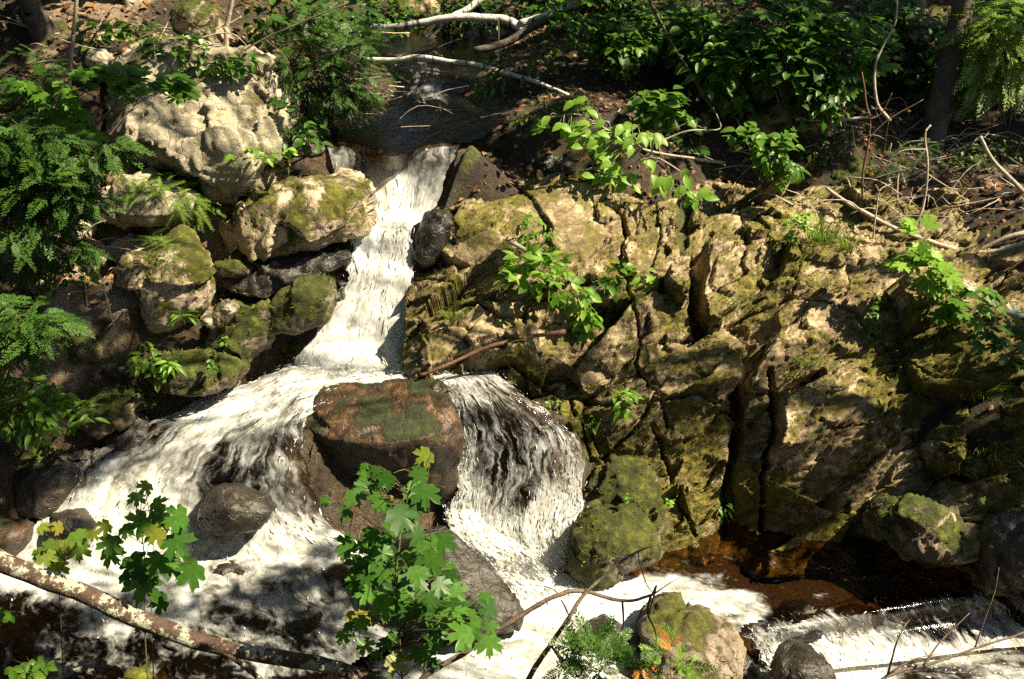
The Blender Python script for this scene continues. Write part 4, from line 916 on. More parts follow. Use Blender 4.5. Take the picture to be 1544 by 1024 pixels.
def finish_plant(name, label, cat, root_pos, stems, leaves, kind, lmat, smat='stem', group=None, seg=5):
    root = tag(empty(name, tuple(root_pos)), label, cat, group)
    if stems:
        mb = MB()
        for path, r0, r1 in stems: mb.add(*tube(path, np.linspace(r0, r1, len(path)), seg))
        mb.build('stem', M[smat], root)
    V, F = leaf_mesh(kind, *leaves)
    put('foliage', V, F, M[lmat], root, smooth=(kind not in ('cedar', 'hemlock', 'cedar_lo')))
    return root

def bush(label, base, blobs, kind='ovate', mat='shrub', size=.1, name='shrub', cat='shrub', stem_r=.008, off=.15, group=None, flat=.6, smat='twig', jit=.25, up=1.0, cam_=.35, droop=.25, base_w=None, depth=1.0, root=None):
    """blobs: (px, py, radius in picture points, leaves) around which foliage gathers"""
    B = np.array(base_w) if base_w is not None else hit(*base)[0]
    pos = []; stems = []
    for px, py, rp, n in blobs:
        yb = B[1] - off + rng.normal(0, .06)
        C = P(px, py, y=max(1.5, yb)); r = rp * np.linalg.norm(C - CAM) / FPX
        q = rng.normal(size=(n, 3)); q /= np.linalg.norm(q, axis=1)[:, None]; q *= rng.uniform(.15, 1, n)[:, None] ** .5
        q = C + q * np.array([r, r * depth, r * flat / .6 * .85])
        mid = (B * .55 + C * .45) + np.array([rng.normal(0, .06), rng.normal(0, .04), .08 * np.linalg.norm(C - B)])
        path = spline([B, mid, C], 9); stems.append((path, stem_r, stem_r * .45))
        for j in rng.permutation(n)[:max(2, n // 5)]:
            s = path[rng.integers(4, 9)]; e = q[j]
            stems.append((spline([s, (s + e) / 2 + rng.normal(0, .02, 3) + [0, 0, .02], e], 4), stem_r * .4, stem_r * .18))
        pos.append(q)
    pos = np.vstack(pos); n = len(pos)
    d = rand_dirs(n, droop); c = pos.mean(0); d += (pos - c) / (np.linalg.norm(pos - c, axis=1)[:, None] + 1e-6) * .7
    return finish_plant(name, label, cat, B, stems, (pos, d, rand_nors(n, up, cam_, jit), size * rng.uniform(.6, 1.25, n)), kind, mat, smat, group)

def leaf_list(label, base_w, y, leaves, kind, mat, stem_nodes, name='seedling', cat='sapling', stem_r=.006, extra=None, jit_y=.12, zoom=1.0, smat='stem', droop=.5, twigs=True):
    """a plant whose single leaves are known: (px, py, length in picture points); stem_nodes: picture polyline of the main stem"""
    pos = []; dirs = []; sz = []; path = spline([base_w] + [P(a, b, y=y) for a, b in stem_nodes], 20)
    stems = [(path, stem_r, stem_r * .5)]
    for px, py, s in leaves:
        C = P(px, py, y=y + rng.normal(0, jit_y)); L = s * np.linalg.norm(C - CAM) / FPX * zoom
        a = rng.normal(0, .7)
        d = np.array([math.sin(a), -.35, -abs(math.cos(a)) * droop + .1]); d /= np.linalg.norm(d)
        p0 = C - d * L * .45
        pos.append(p0); dirs.append(d); sz.append(L)
        if twigs:
            j = int(np.argmin(np.linalg.norm(path - (p0 + [0, 0, -.06]), axis=1))); s0 = path[max(0, j - 1)]
            stems.append((spline([s0, (s0 + p0) / 2 + [0, 0, .03], p0], 5), stem_r * .45, stem_r * .22))
    n = len(pos)
    return finish_plant(name, label, cat, base_w, stems, (pos, dirs, rand_nors(n, .55, .8, .22), sz), kind, mat, smat)

# ---- foreground maple seedlings on the near bank
big = [(631, 715, 28), (642, 748, 42), (566, 711, 20), (581, 724, 32), (548, 717, 18), (536, 751, 32), (521, 774, 24), (567, 753, 26), (607, 781, 52), (580, 763, 28), (628, 770, 26), (559, 808, 30), (521, 822, 34), (583, 815, 26), (666, 820, 40), (649, 850, 42),
       (586, 839, 36), (562, 874, 56), (604, 898, 62), (538, 853, 34), (628, 874, 46), (624, 898, 32), (552, 974, 28), (593, 964, 26), (638, 988, 30), (666, 884, 32), (690, 895, 32), (700, 919, 30), (735, 919, 32), (673, 919, 34), (662, 943, 36), (694, 957, 44), (721, 943, 22), (738, 974, 36), (652, 971, 30), (707, 936, 36), (742, 947, 22), (520, 960, 26), (545, 940, 26), (575, 915, 40), (640, 920, 40), (610, 850, 40), (590, 800, 34), (640, 830, 34), (560, 840, 40), (600, 925, 34), (680, 870, 26), (655, 905, 34), (625, 805, 34), (548, 895, 30)]
big = big + [(a + rng.normal(0, 16), b + rng.normal(0, 14), c * rng.uniform(.6, .95)) for a, b, c in big]
def near(px, py, y): q = P(px, py, y=y); q[2] = float(ground_height([q[:2]])[0]) - .03; return q
leaf_list('leafy dark green maple sapling in the foreground, in front of the dark wet boulder', near(610, 1075, 4.35), 4.5, big, 'maple', 'maple', [(605, 1000), (600, 920), (598, 830), (612, 760), (632, 700)], stem_r=.007, jit_y=.15, zoom=1.08, name='maple_sapling')
leaf_list('yellowing maple twig tip poking out above the dark green sapling', near(640, 1075, 4.42), 4.55, [(639, 689, 34), (538, 936, 40), (600, 998, 40)], 'maple', 'maple_yellow', [(640, 1000), (655, 900), (648, 790), (640, 700)], stem_r=.005, zoom=1.0, name='maple_sapling')
leaf_list('small dark green maple seedling standing behind the lichened log at lower left', near(222, 1060, 4.75), 4.85, [(206, 753, 26), (239, 761, 28), (207, 789, 42), (239, 781, 34), (265, 781, 42), (268, 819, 48), (166, 822, 36), (169, 838, 36), (204, 853, 44), (235, 850, 40), (256, 846, 36), (284, 864, 50), (214, 884, 58), (239, 909, 32), (211, 943, 26), (245, 790, 30), (225, 862, 40), (273, 794, 24), (192, 800, 26), (262, 858, 34), (196, 868, 34)], 'maple', 'maple', [(218, 940), (220, 860), (212, 790), (214, 745)], stem_r=.005, zoom=1.0, name='maple_sapling')
leaf_list('yellow and rust coloured leaves at the heart of the small maple seedling', near(230, 1060, 4.7), 4.78, [(218, 736, 22), (225, 800, 30), (234, 808, 32), (258, 790, 24)], 'maple', 'maple_yellow', [(228, 940), (232, 860), (230, 800), (219, 742)], stem_r=.004, zoom=1.1, name='maple_sapling')
leaf_list('yellowing maple seedling leaning left beside the lichened log', near(95, 1060, 4.8), 4.9, [(66, 796, 20), (86, 796, 20), (156, 796, 26), (118, 812, 30), (131, 805, 24), (80, 831, 40), (119, 832, 32), (86, 857, 32), (59, 836, 22), (104, 822, 24), (140, 808, 20), (70, 842, 28)], 'maple', 'maple_yellow', [(92, 940), (90, 870), (108, 830), (128, 802)], stem_r=.004, zoom=1.0, name='maple_sapling')
leaf_list('single green sprig hanging at the left edge below the log', near(10, 1060, 4.7), 4.75, [(5, 928, 22), (14, 930, 22), (-6, 922, 24), (20, 926, 16)], 'tri', 'shrub', [(-10, 1000), (-6, 950), (6, 930)], stem_r=.003, name='seedling', zoom=1.0)
leaf_list('low green fern-like seedling in the bottom left corner', near(55, 1075, 4.55), 4.6, [(20, 1012, 30), (44, 1004, 32), (62, 1000, 26), (74, 1006, 22), (30, 1022, 26), (52, 1016, 28)], 'tri', 'shrub', [(60, 1040), (50, 1012)], stem_r=.003, name='seedling', zoom=1.0)

# ---- the bright leafy branch over the dark upper pool, and its neighbours
Z = lambda L, s=21: [(500 + a / 2.925, b / 2.925, s) for a, b in L]
beech = [(1080, 455), (1130, 470), (1150, 495), (1050, 460), (1100, 440), (930, 550), (910, 555), (945, 530), (915, 570), (1030, 560), (1060, 545), (1080, 585), (1060, 615), (1110, 625), (1120, 580), (1150, 600), (1040, 590), (1090, 555), (1200, 580), (1230, 570), (1270, 570), (1300, 570), (1240, 600), (1270, 620), (1300, 610), (1180, 610), (1310, 630), (1190, 650), (1160, 650), (1200, 700), (1230, 720), (1200, 745), (1245, 690), (1195, 680), (1210, 770), (1250, 745), (1180, 790), (1270, 800), (1260, 795), (1290, 800), (1280, 820), (1400, 600), (1440, 620), (1370, 605), (1410, 725), (1390, 720)]
def branch_of_leaves(label, nodes, y, leaves, kind, mat, **kw):
    b = P(*nodes[0], y=y + .25); return leaf_list(label, b, y, leaves, kind, mat, nodes[1:], **kw)
branch_of_leaves('bright lime green leafy branch reaching left over the dark upper stream', [(1030, 262), (1010, 248), (960, 220), (905, 190), (870, 172), (830, 178)], 8.72, Z(beech, 22) + [(a_ + rng.normal(0, 9), b_ + rng.normal(0, 6), 20) for a_, b_, _ in Z(beech)[9:44] * 2], 'ovate', 'beech', stem_r=.008, smat='dead_wood', name='leafy_branch', cat='branch', droop=.35)
branch_of_leaves('hanging sprig of pale green leaves at the right end of the bright leafy branch', [(1040, 258), (1020, 262), (1005, 280)], 8.75, Z([(1450, 800), (1440, 830), (1490, 795), (1465, 830), (1425, 795), (1480, 810), (1570, 800), (1540, 840), (1590, 860), (1600, 890), (1640, 850), (1670, 870), (1580, 880), (1560, 770)], 24), 'ovate', 'beech', stem_r=.005, smat='twig', name='leafy_branch', cat='branch')
bush('leafy shrub of mid green leaves hanging above the outcrop in half shade', (1150, 285), [(1125, 205, 22, 34), (1150, 225, 26, 44), (1185, 215, 24, 40), (1170, 245, 24, 36), (1195, 255, 16, 22), (1180, 270, 12, 12)], 'ovate', 'shrub', .12, stem_r=.009, off=.25)
bush('sunny raspberry plant with toothed pale leaves growing from the outcrop ledge', (850, 462), [(800, 400, 26, 16), (775, 410, 22, 10), (835, 405, 22, 16), (820, 430, 22, 14), (865, 440, 22, 16), (880, 465, 20, 12), (890, 485, 14, 8)], 'tri', 'beech', .17, name='raspberry_plant', cat='plant', stem_r=.004, off=.12, jit=.35)
bush('small bluish green leaves in the dark notch right of the raspberry plant', (925, 445), [(918, 418, 16, 14), (935, 405, 12, 10), (920, 435, 8, 5)], 'ovate', 'shrub', .10, name='seedling', cat='plant', stem_r=.003, off=.08)
bush('pale leaf cluster on the rib of rock above the long crack', (975, 425), [(965, 412, 14, 10), (978, 422, 12, 8)], 'ovate', 'beech', .09, name='seedling', cat='plant', stem_r=.003, off=.06)
bush('thin sunny weed standing on top of the layered dome of the outcrop', (805, 370), [(800, 330, 14, 16), (808, 345, 16, 18), (828, 350, 12, 10), (795, 360, 10, 8)], 'narrow', 'beech', .09, name='weed', cat='plant', stem_r=.003, off=.05)
bush('feathery green fern tuft on the ledge in the middle of the outcrop', (942, 615), [(942, 600, 15, 26), (940, 612, 12, 16)], 'narrow', 'beech', .10, name='fern', cat='fern', stem_r=.002, off=.06)
bush('little bright herb at the foot of the slope beside the chute', (885, 645), [(886, 636, 12, 16), (892, 644, 10, 10)], 'ovate', 'shrub', .06, name='herb', cat='plant', stem_r=.002, off=.05)
bush('yellow green moss like herb clump to the right of the chute lip', (835, 620), [(832, 614, 16, 40), (846, 620, 10, 20)], 'simple', 'cedar_light', .035, name='herb', cat='plant', stem_r=.002, off=.04)
bush('green herb growing out of the bottom of the wide dark crack', (1085, 790), [(1086, 762, 14, 22), (1084, 776, 12, 16), (1090, 748, 9, 10)], 'narrow', 'shrub', .10, name='herb', cat='plant', stem_r=.003, off=.08)
bush('tiny star shaped herb on the mossy column right of the wide crack', (1154, 768), [(1154, 762, 7, 8)], 'narrow', 'beech', .06, name='herb', cat='plant', stem_r=.002, off=.05)
bush('tiny sprig high inside the wide dark crack', (1098, 690), [(1098, 684, 7, 8), (1096, 715, 6, 6)], 'narrow', 'shrub', .06, name='herb', cat='plant', stem_r=.002, off=.05)
bush('two leaved seedling on the tall mossy shoulder of stone', (952, 756), [(950, 750, 7, 7), (1003, 757, 7, 7)], 'ovate', 'beech', .05, name='herb', cat='plant', stem_r=.002, off=.05)
bush('maple seedling with pale sunlit leaves below the long bleached branch', (1395, 450), [(1375, 385, 22, 14), (1398, 395, 24, 16), (1415, 408, 22, 14), (1430, 425, 20, 12), (1400, 412, 18, 10), (1385, 345, 12, 6)], 'maple', 'beech', .15, name='maple_sapling', cat='sapling', stem_r=.005, off=.12, jit=.3)
bush('trailing maple seedling with deep green leaves lower down the right slope', (1440, 490), [(1425, 455, 24, 14), (1445, 440, 22, 12), (1460, 465, 20, 10), (1490, 450, 18, 8), (1430, 470, 14, 8)], 'maple', 'shrub', .14, name='maple_sapling', cat='sapling', stem_r=.005, off=.1)
bush('shaded dark leaves trailing in at the right edge of the slope', (1530, 545), [(1525, 500, 24, 12), (1540, 530, 24, 12), (1500, 515, 16, 6)], 'maple', 'dark_leaf', .13, name='maple_sapling', cat='sapling', stem_r=.004, off=.1)
bush('upright weed with narrow leaves in the middle of the right slope', (1320, 500), [(1320, 470, 10, 10), (1318, 485, 10, 10), (1322, 452, 8, 6)], 'narrow', 'shrub', .09, name='weed', cat='plant', stem_r=.002, off=.05)
bush('bushy pale herb left of the tall grass above the outcrop', (1205, 365), [(1200, 340, 16, 40), (1215, 330, 16, 40), (1195, 358, 10, 18)], 'simple', 'beech', .06, name='herb', cat='plant', stem_r=.003, off=.06)

def grass_tuft(label, px, py, n, L, spread=.12, mat='grass', lean=(0, -.2), name='grass_tuft', width=.006, w=None):
    B = hit(px, py)[0] if w is None else np.array(w); mb = MB()
    for i in range(n):
        a = rng.uniform(0, 6.28); o = B + [math.cos(a) * spread * rng.random() * .6, math.sin(a) * spread * rng.random() * .6, -.01]
        l = L * rng.uniform(.5, 1.15); d = np.array([math.cos(a) * .6 + lean[0], math.sin(a) * .5 + lean[1], 0]) * l * rng.uniform(.5, 1.1)
        s = np.array([-math.sin(a), math.cos(a), 0]) * width * rng.uniform(.6, 1.2); V = []; F = []
        for k, t in enumerate(np.linspace(0, 1, 5)):
            c = o + d * t ** 1.6 + [0, 0, l * (t - .55 * t ** 2.6)]
            V += [c - s * (1 - t * .9), c + s * (1 - t * .9)]
            if k: F.append((2 * k - 2, 2 * k - 1, 2 * k + 1, 2 * k))
        mb.add(np.array(V), F)
    root = tag(empty(name, tuple(B)), label, 'grass'); mb.build('blades', M[mat], root); return root
grass_tuft('tuft of drooping grass on the shaded lip of the outcrop beside the waterfall foot', 684, 480, 60, .30, .14, lean=(0, -.6))
grass_tuft('tall sunlit grass clump above the outcrop, left of the bleached branch', 1235, 360, 150, .34, .32, mat='grass')
grass_tuft('second sunlit grass clump under the start of the bleached branch', 1275, 372, 120, .28, .30)
grass_tuft('thin grass strands on the far right slope below the maple seedling', 1340, 400, 60, .25, .25)
grass_tuft('yellowish grass beard hanging on the right slope by the pale bump', 1215, 545, 70, .16, .2, lean=(0, -.8))
grass_tuft('dry grass wisps on the middle of the outcrop by the pale ridge', 1110, 450, 60, .13, .25, lean=(0, -.8))
grass_tuft('short grass on the dome of the outcrop next to the pale stick', 830, 380, 50, .14, .1)
grass_tuft('hanging grass on the dark lower right slope', 1480, 590, 110, .22, .3, lean=(0, -.9))
grass_tuft('grass fringe on the shady slope above the far right rocks', 1500, 680, 90, .2, .28, lean=(0, -.9))

# ---- left bank plants
bush('small bright herb with whorled leaves at the edge of the left bank water', (222, 565), [(222, 532, 16, 16), (218, 546, 14, 10), (208, 540, 10, 8)], 'narrow', 'beech', .11, name='herb', cat='plant', stem_r=.003, off=.08)
bush('second whorled herb just right of the first on the left bank', (258, 575), [(256, 545, 15, 16), (255, 558, 10, 8)], 'narrow', 'beech', .11, name='herb', cat='plant', stem_r=.003, off=.08)
bush('low trailing herb under the whorled herbs at the bank edge', (245, 585), [(240, 568, 14, 16), (285, 566, 10, 10), (315, 550, 8, 8)], 'ovate', 'shrub', .06, name='herb', cat='plant', stem_r=.002, off=.08)
bush('tiny herb growing at the foot of the upright pointed boulder', (276, 490), [(275, 476, 10, 12), (294, 478, 7, 6)], 'narrow', 'beech', .08, name='herb', cat='plant', stem_r=.002, off=.06)
bush('speck of clover green on the dark mossy rock', (340, 520), [(341, 513, 6, 8)], 'ovate', 'beech', .05, name='herb', cat='plant', stem_r=.002, off=.05)
bush('drooping maple branch with thin green leaves across the grey cliff boulder', (100, 250), [(160, 118, 20, 12), (200, 125, 24, 14), (240, 128, 24, 14), (275, 130, 18, 10), (120, 135, 26, 14), (100, 160, 26, 14), (60, 130, 20, 10), (95, 195, 26, 14), (125, 190, 24, 12), (140, 205, 14, 8)], 'maple', 'shrub', .16, name='maple_sapling', cat='sapling', off=.9, stem_r=.008)
bush('flat fan of pale hemlock sprays sunlit on the left bank below the cliff boulder', (235, 345), [(240, 275, 30, 30), (265, 295, 30, 34), (285, 310, 24, 24), (215, 285, 26, 22), (270, 325, 20, 14)], 'hemlock', 'cedar_light', .22, name='hemlock_seedling', cat='sapling', stem_r=.005, off=.25, flat=.35, droop=.35)
bush('small pale cedar sprig against the top of the upright pointed boulder', (225, 400), [(240, 365, 16, 16), (250, 385, 20, 16), (228, 362, 10, 8)], 'hemlock', 'cedar_light', .15, name='cedar_sprig', cat='sapling', stem_r=.003, off=.12)
bush('green cedar bough with lit tips at the left edge, above the shadow', (0, 420), [(40, 250, 60, 82), (90, 280, 50, 68), (20, 290, 50, 59), (70, 310, 50, 59), (110, 300, 36, 41), (30, 340, 50, 54)], 'cedar', 'cedar', 0.22, name='cedar_bough', cat='conifer', stem_r=.014, off=.7, flat=.4, droop=.45)
bush('shady cedar bough filling the dark upper left edge', (0, 380), [(20, 200, 50, 54), (60, 215, 40, 46), (10, 240, 60, 54), (120, 235, 36, 32), (160, 225, 26, 24)], 'cedar', 'cedar', 0.21, name='cedar_bough', cat='conifer', stem_r=.012, off=.9, flat=.4, droop=.45)
bush('wide dark cedar bough hanging at the left edge beside the pointed boulder', (-20, 640), [(30, 480, 44, 59), (60, 490, 34, 41), (-5, 500, 50, 54), (20, 520, 40, 41), (80, 480, 18, 15)], 'cedar', 'cedar', 0.20, name='cedar_bough', cat='conifer', stem_r=.012, off=.8, flat=.35, droop=.4)
bush('cedar bough with drooping tips in the dark below the cliff boulder', (60, 450), [(90, 360, 36, 35), (120, 380, 24, 24), (70, 390, 36, 32), (40, 380, 40, 32)], 'cedar', 'cedar', 0.18, name='cedar_bough', cat='conifer', stem_r=.01, off=.3, flat=.4, droop=.5)
bush('dense green herb bush at the left edge, low over the dark bank', (30, 690), [(40, 590, 40, 60), (60, 620, 34, 50), (15, 610, 40, 50), (75, 600, 22, 24), (40, 640, 30, 34), (95, 600, 14, 12)], 'narrow', 'shrub', .12, name='herb_bush', cat='shrub', stem_r=.005, off=.3, cam_=.6)
bush('fern like herb hugging the dark mossy stone of the left bank', (130, 640), [(128, 622, 20, 26), (105, 640, 16, 14)], 'narrow', 'shrub', .1, name='herb', cat='plant', stem_r=.003, off=.1)
bush('low herbs in the sunlit leaf litter left of the black hollow', (60, 460), [(40, 430, 26, 34), (80, 420, 24, 26), (120, 410, 20, 20)], 'ovate', 'shrub', .07, name='herb', cat='plant', stem_r=.003, off=.1)
bush('leafy weeds along the crest of the grey cliff boulder', (300, 100), [(280, 70, 24, 40), (310, 92, 22, 34), (340, 100, 18, 24), (270, 94, 16, 20), (240, 76, 18, 22)], 'ovate', 'shrub', .08, name='weed', cat='plant', stem_r=.004, off=.1)
bush('second clump of leafy weeds at the right end of the cliff crest', (370, 105), [(355, 100, 16, 22), (372, 96, 14, 16)], 'ovate', 'shrub', .08, name='weed', cat='plant', stem_r=.003, off=.1)
bush('bright sprout at the foot of the cliff boulder in full sun', (385, 240), [(378, 230, 14, 14), (402, 232, 14, 14), (428, 232, 12, 12), (350, 236, 8, 6)], 'ovate', 'beech', .08, name='herb', cat='plant', stem_r=.003, off=.15)

# ---- thicket beyond the stream
bush('dark cedar thicket on the far left bank right of the cliff boulder', (500, 190), [(470, 40, 50, 82), (520, 70, 44, 68), (440, 90, 44, 62), (500, 130, 46, 68), (460, 160, 40, 54), (540, 130, 30, 35)], 'cedar', 'cedar', 0.22, name='cedar_thicket', cat='conifer', stem_r=.014, off=.3, flat=.5)
bush('broad leaved shrub at the top edge above the cedar thicket', (440, 100), [(420, 10, 50, 60), (470, 0, 50, 60), (520, 20, 44, 46), (400, 40, 30, 26)], 'ovate', 'dark_leaf', .13, off=.3)
bush('low shrub at the water edge below the cedar thicket', (470, 230), [(440, 200, 26, 30), (470, 200, 24, 26), (430, 160, 22, 20)], 'ovate', 'dark_leaf', .1, off=.2)
bush('sparse shrub with lit leaves beside the pale sandy boulder', (560, 45), [(560, 20, 20, 24), (545, 35, 18, 18), (575, 42, 14, 14)], 'ovate', 'shrub', .12, off=.3)
bush('shrub with light leaves at the top centre right of the birch trunks', (850, 40), [(850, 12, 24, 24), (815, 22, 16, 14), (930, 8, 30, 34), (905, 16, 22, 20)], 'ovate', 'shrub', .14, off=.3)
bush('lone leafy twig with heart shaped leaves right of the bleached birch limb', (960, 110), [(920, 60, 22, 16), (950, 75, 24, 18), (935, 90, 18, 10), (975, 70, 20, 14), (910, 75, 14, 8)], 'heart', 'shrub', .13, off=.5, name='shrub')
thick = [('tall dense shrub in the far thicket with leaves lit at the top', (1050, 130), [(1020, 30, 46, 46), (1060, 50, 46, 50), (1090, 30, 40, 40), (1045, 80, 40, 36)], 'ovate', 'shrub', .13),
 ('leafy bush in front of the dark hollow of the far bank', (1090, 185), [(1075, 110, 36, 40), (1105, 140, 34, 36), (1090, 85, 34, 34), (1110, 100, 26, 20)], 'ovate', 'shrub', .12),
 ('dark maple shrub under the top edge, right of the tall dense shrub', (1180, 140), [(1150, 30, 46, 30), (1190, 60, 46, 30), (1140, 80, 34, 20), (1220, 30, 40, 24)], 'maple', 'dark_leaf', .17),
 ('layered maple shrub with flat leaf tiers above the dead twigs', (1270, 170), [(1265, 110, 40, 26), (1300, 105, 34, 22), (1290, 60, 46, 30), (1320, 70, 36, 22), (1250, 60, 30, 18)], 'maple', 'shrub', .15),
 ('shaded bush with heart leaves in the hollow of the far bank', (1200, 185), [(1195, 90, 34, 26), (1215, 85, 30, 22), (1170, 110, 30, 20), (1220, 115, 24, 14)], 'heart', 'dark_leaf', .13),
 ('leafy shrub behind the slim trunks at the right', (1400, 130), [(1370, 40, 40, 36), (1410, 80, 36, 32), (1350, 20, 36, 30), (1390, 110, 26, 20)], 'ovate', 'dark_leaf', .13),
 ('small bright bush on the ground between the slim trunks', (1380, 125), [(1372, 112, 18, 20), (1395, 95, 18, 18)], 'ovate', 'shrub', .1),
 ('low seedling with round leaves on the brown ledge of the far bank', (1235, 180), [(1240, 160, 12, 8), (1255, 172, 10, 7)], 'heart', 'beech', .11),
 ('shrub filling the top edge between the tall dense shrub and the birch limbs', (980, 60), [(980, 10, 40, 40), (1000, 40, 30, 26), (960, 30, 30, 22)], 'ovate', 'dark_leaf', .13),
 ('dark shrub mass at the top right edge behind the leaning trunk', (1500, 130), [(1480, 60, 40, 34), (1520, 100, 40, 34), (1540, 50, 40, 30), (1460, 110, 26, 18)], 'ovate', 'dark_leaf', .13),
 ('far bush at the top edge over the layered maple shrub', (1250, 60), [(1240, 0, 46, 40), (1290, 10, 46, 40), (1200, 0, 40, 32)], 'ovate', 'dark_leaf', .14),
 ('twiggy bush with small leaves in the middle of the far hollow', (1150, 160), [(1130, 60, 30, 40), (1150, 100, 26, 30), (1125, 110, 20, 18)], 'simple', 'shrub', .08)]
for lb, b, bl, kd, mt, s in thick: bush(lb, b, [(x_, y_, r_, int(n_ * 1.5)) for x_, y_, r_, n_ in bl], kd, mt, s, off=.35, stem_r=.009)

# ---- foreground cedar tips
bush('green cedar sprig at the bottom edge in front of the foaming water', None, [(880, 985, 22, 9), (905, 1000, 24, 10), (925, 985, 20, 7), (950, 1000, 16, 6), (890, 1018, 24, 9), (860, 1005, 14, 4)], 'cedar', 'cedar', .24, name='cedar_sprig', cat='conifer', stem_r=.004, off=.0, base_w=near(900, 1085, 4.5), cam_=1.0, up=.5, droop=-.5, depth=.5)
bush('cedar sprig with fading orange tips beside the grey brown stone', None, [(1015, 985, 18, 7), (1020, 1005, 18, 7), (1005, 1010, 14, 5)], 'cedar', 'cedar_light', .18, name='cedar_sprig', cat='conifer', stem_r=.003, base_w=near(1020, 1085, 4.5), off=0, cam_=1.0, up=.5, droop=-.5, depth=.5)
bush('dead orange cedar tip at the bottom edge', None, [(970, 1008, 10, 6), (978, 1016, 10, 5), (1010, 972, 9, 3)], 'cedar', 'cedar_orange', .13, name='cedar_sprig', cat='conifer', stem_r=.003, base_w=near(975, 1085, 4.48), off=0, cam_=1.0, up=.5, droop=-.3, depth=.5)
bush('sunlit cedar boughs hanging in the top right corner', (1520, 200), [(1500, 20, 36, 30), (1530, 60, 36, 34), (1490, 80, 26, 18), (1525, 110, 30, 24), (1470, 40, 22, 12), (1480, 120, 20, 12), (1540, 20, 30, 20)], 'cedar', 'cedar_light', .34, name='cedar_bough', cat='conifer', stem_r=.012, off=.6, flat=.5, droop=.6)

for k in range(34):
    px = [rng.uniform(880, 1544), rng.uniform(880, 1544), rng.uniform(900, 1350), rng.uniform(560, 900)][k % 4]; py = rng.uniform(60, 215) if k % 4 < 3 else rng.uniform(20, 60)
    if px < 960 and py > 110: py = rng.uniform(40, 110)
    kd = ['ovate', 'maple', 'simple', 'ovate', 'heart'][k % 5]; s_ = {'ovate': .11, 'maple': .14, 'simple': .07, 'heart': .12}[kd]; nn_ = 30 if kd != 'simple' else 60
    bush('shaded leafy understory shrub in the dim thicket beyond the stream', (px, py), [(px + rng.uniform(-40, 40), py - rng.uniform(15, 70), rng.uniform(22, 40), int(nn_ * rng.uniform(.7, 1.3))) for _ in range(4)], kd, ['dark_leaf', 'dark_leaf', 'shrub'][k % 3], s_, off=.3, stem_r=.007, group='understory shrubs of the dim far thicket')

for lb, b, bl, kd, mt, s_ in [('dark hemlock seedling under the leaning trunk in the upper left corner', (40, 150), [(30, 110, 40, 40), (70, 120, 34, 34), (10, 140, 40, 40)], 'hemlock', 'cedar', .22),
 ('leafy ground cover shrub at the left edge below the leaning trunk', (20, 190), [(20, 165, 40, 40), (70, 160, 34, 34), (110, 175, 24, 20)], 'maple', 'dark_leaf', .12),
 ('small leafy bush on the bank top between the two corner trunks', (150, 70), [(140, 50, 24, 34), (170, 45, 18, 24)], 'ovate', 'shrub', .09),
 ('tuft of green weeds on the mossy hump behind the cliff boulder', (215, 62), [(200, 48, 22, 34), (230, 50, 18, 26)], 'ovate', 'shrub', .07),
 ('hemlock spray drooping over the upper pool from the left thicket', (520, 175), [(540, 80, 40, 40), (560, 110, 30, 30), (530, 150, 36, 36), (500, 165, 30, 26), (480, 110, 34, 30)], 'hemlock', 'cedar', .24),
 ('dark shrub on the far bank left of the birch trunk', (530, 60), [(510, 30, 34, 40), (545, 20, 30, 36), (480, 15, 30, 30)], 'ovate', 'dark_leaf', .11),
 ('dark low bush in the shade between the birch branch and the leafy branch', (850, 180), [(830, 160, 30, 40), (870, 150, 28, 34), (800, 180, 24, 26)], 'simple', 'dark_leaf', .08),
 ('dark fern like undergrowth under the leaning dark log', (780, 120), [(770, 100, 30, 34), (820, 85, 30, 34), (740, 125, 24, 26)], 'narrow', 'dark_leaf', .13)]: bush(lb, b, bl, kd, mt, s_, off=.25, stem_r=.006)

for lb, b, bl, kd, mt, s_ in [('fine leaved weeds on the dim ledge between the leafy shrub and the dead stems', (1250, 240), [(1240, 222, 26, 50), (1275, 215, 24, 40), (1215, 232, 18, 30)], 'simple', 'dark_leaf', .06),
 ('wispy hemlock seedling at the foot of the dark leaning trunk', (1380, 270), [(1365, 235, 26, 24), (1390, 225, 22, 20), (1350, 255, 20, 16)], 'hemlock', 'cedar', .17),
 ('low dark maple seedling on the brown ledge behind the bright branch', (1040, 225), [(1030, 200, 24, 14), (1060, 210, 22, 12), (1000, 190, 20, 10)], 'maple', 'dark_leaf', .10),
 ('sparse green weeds among the tangled twigs at the right edge', (1490, 260), [(1480, 235, 24, 40), (1515, 225, 22, 34), (1450, 245, 18, 24)], 'simple', 'shrub', .055)]: bush(lb, b, bl, kd, mt, s_, off=.12, stem_r=.004)
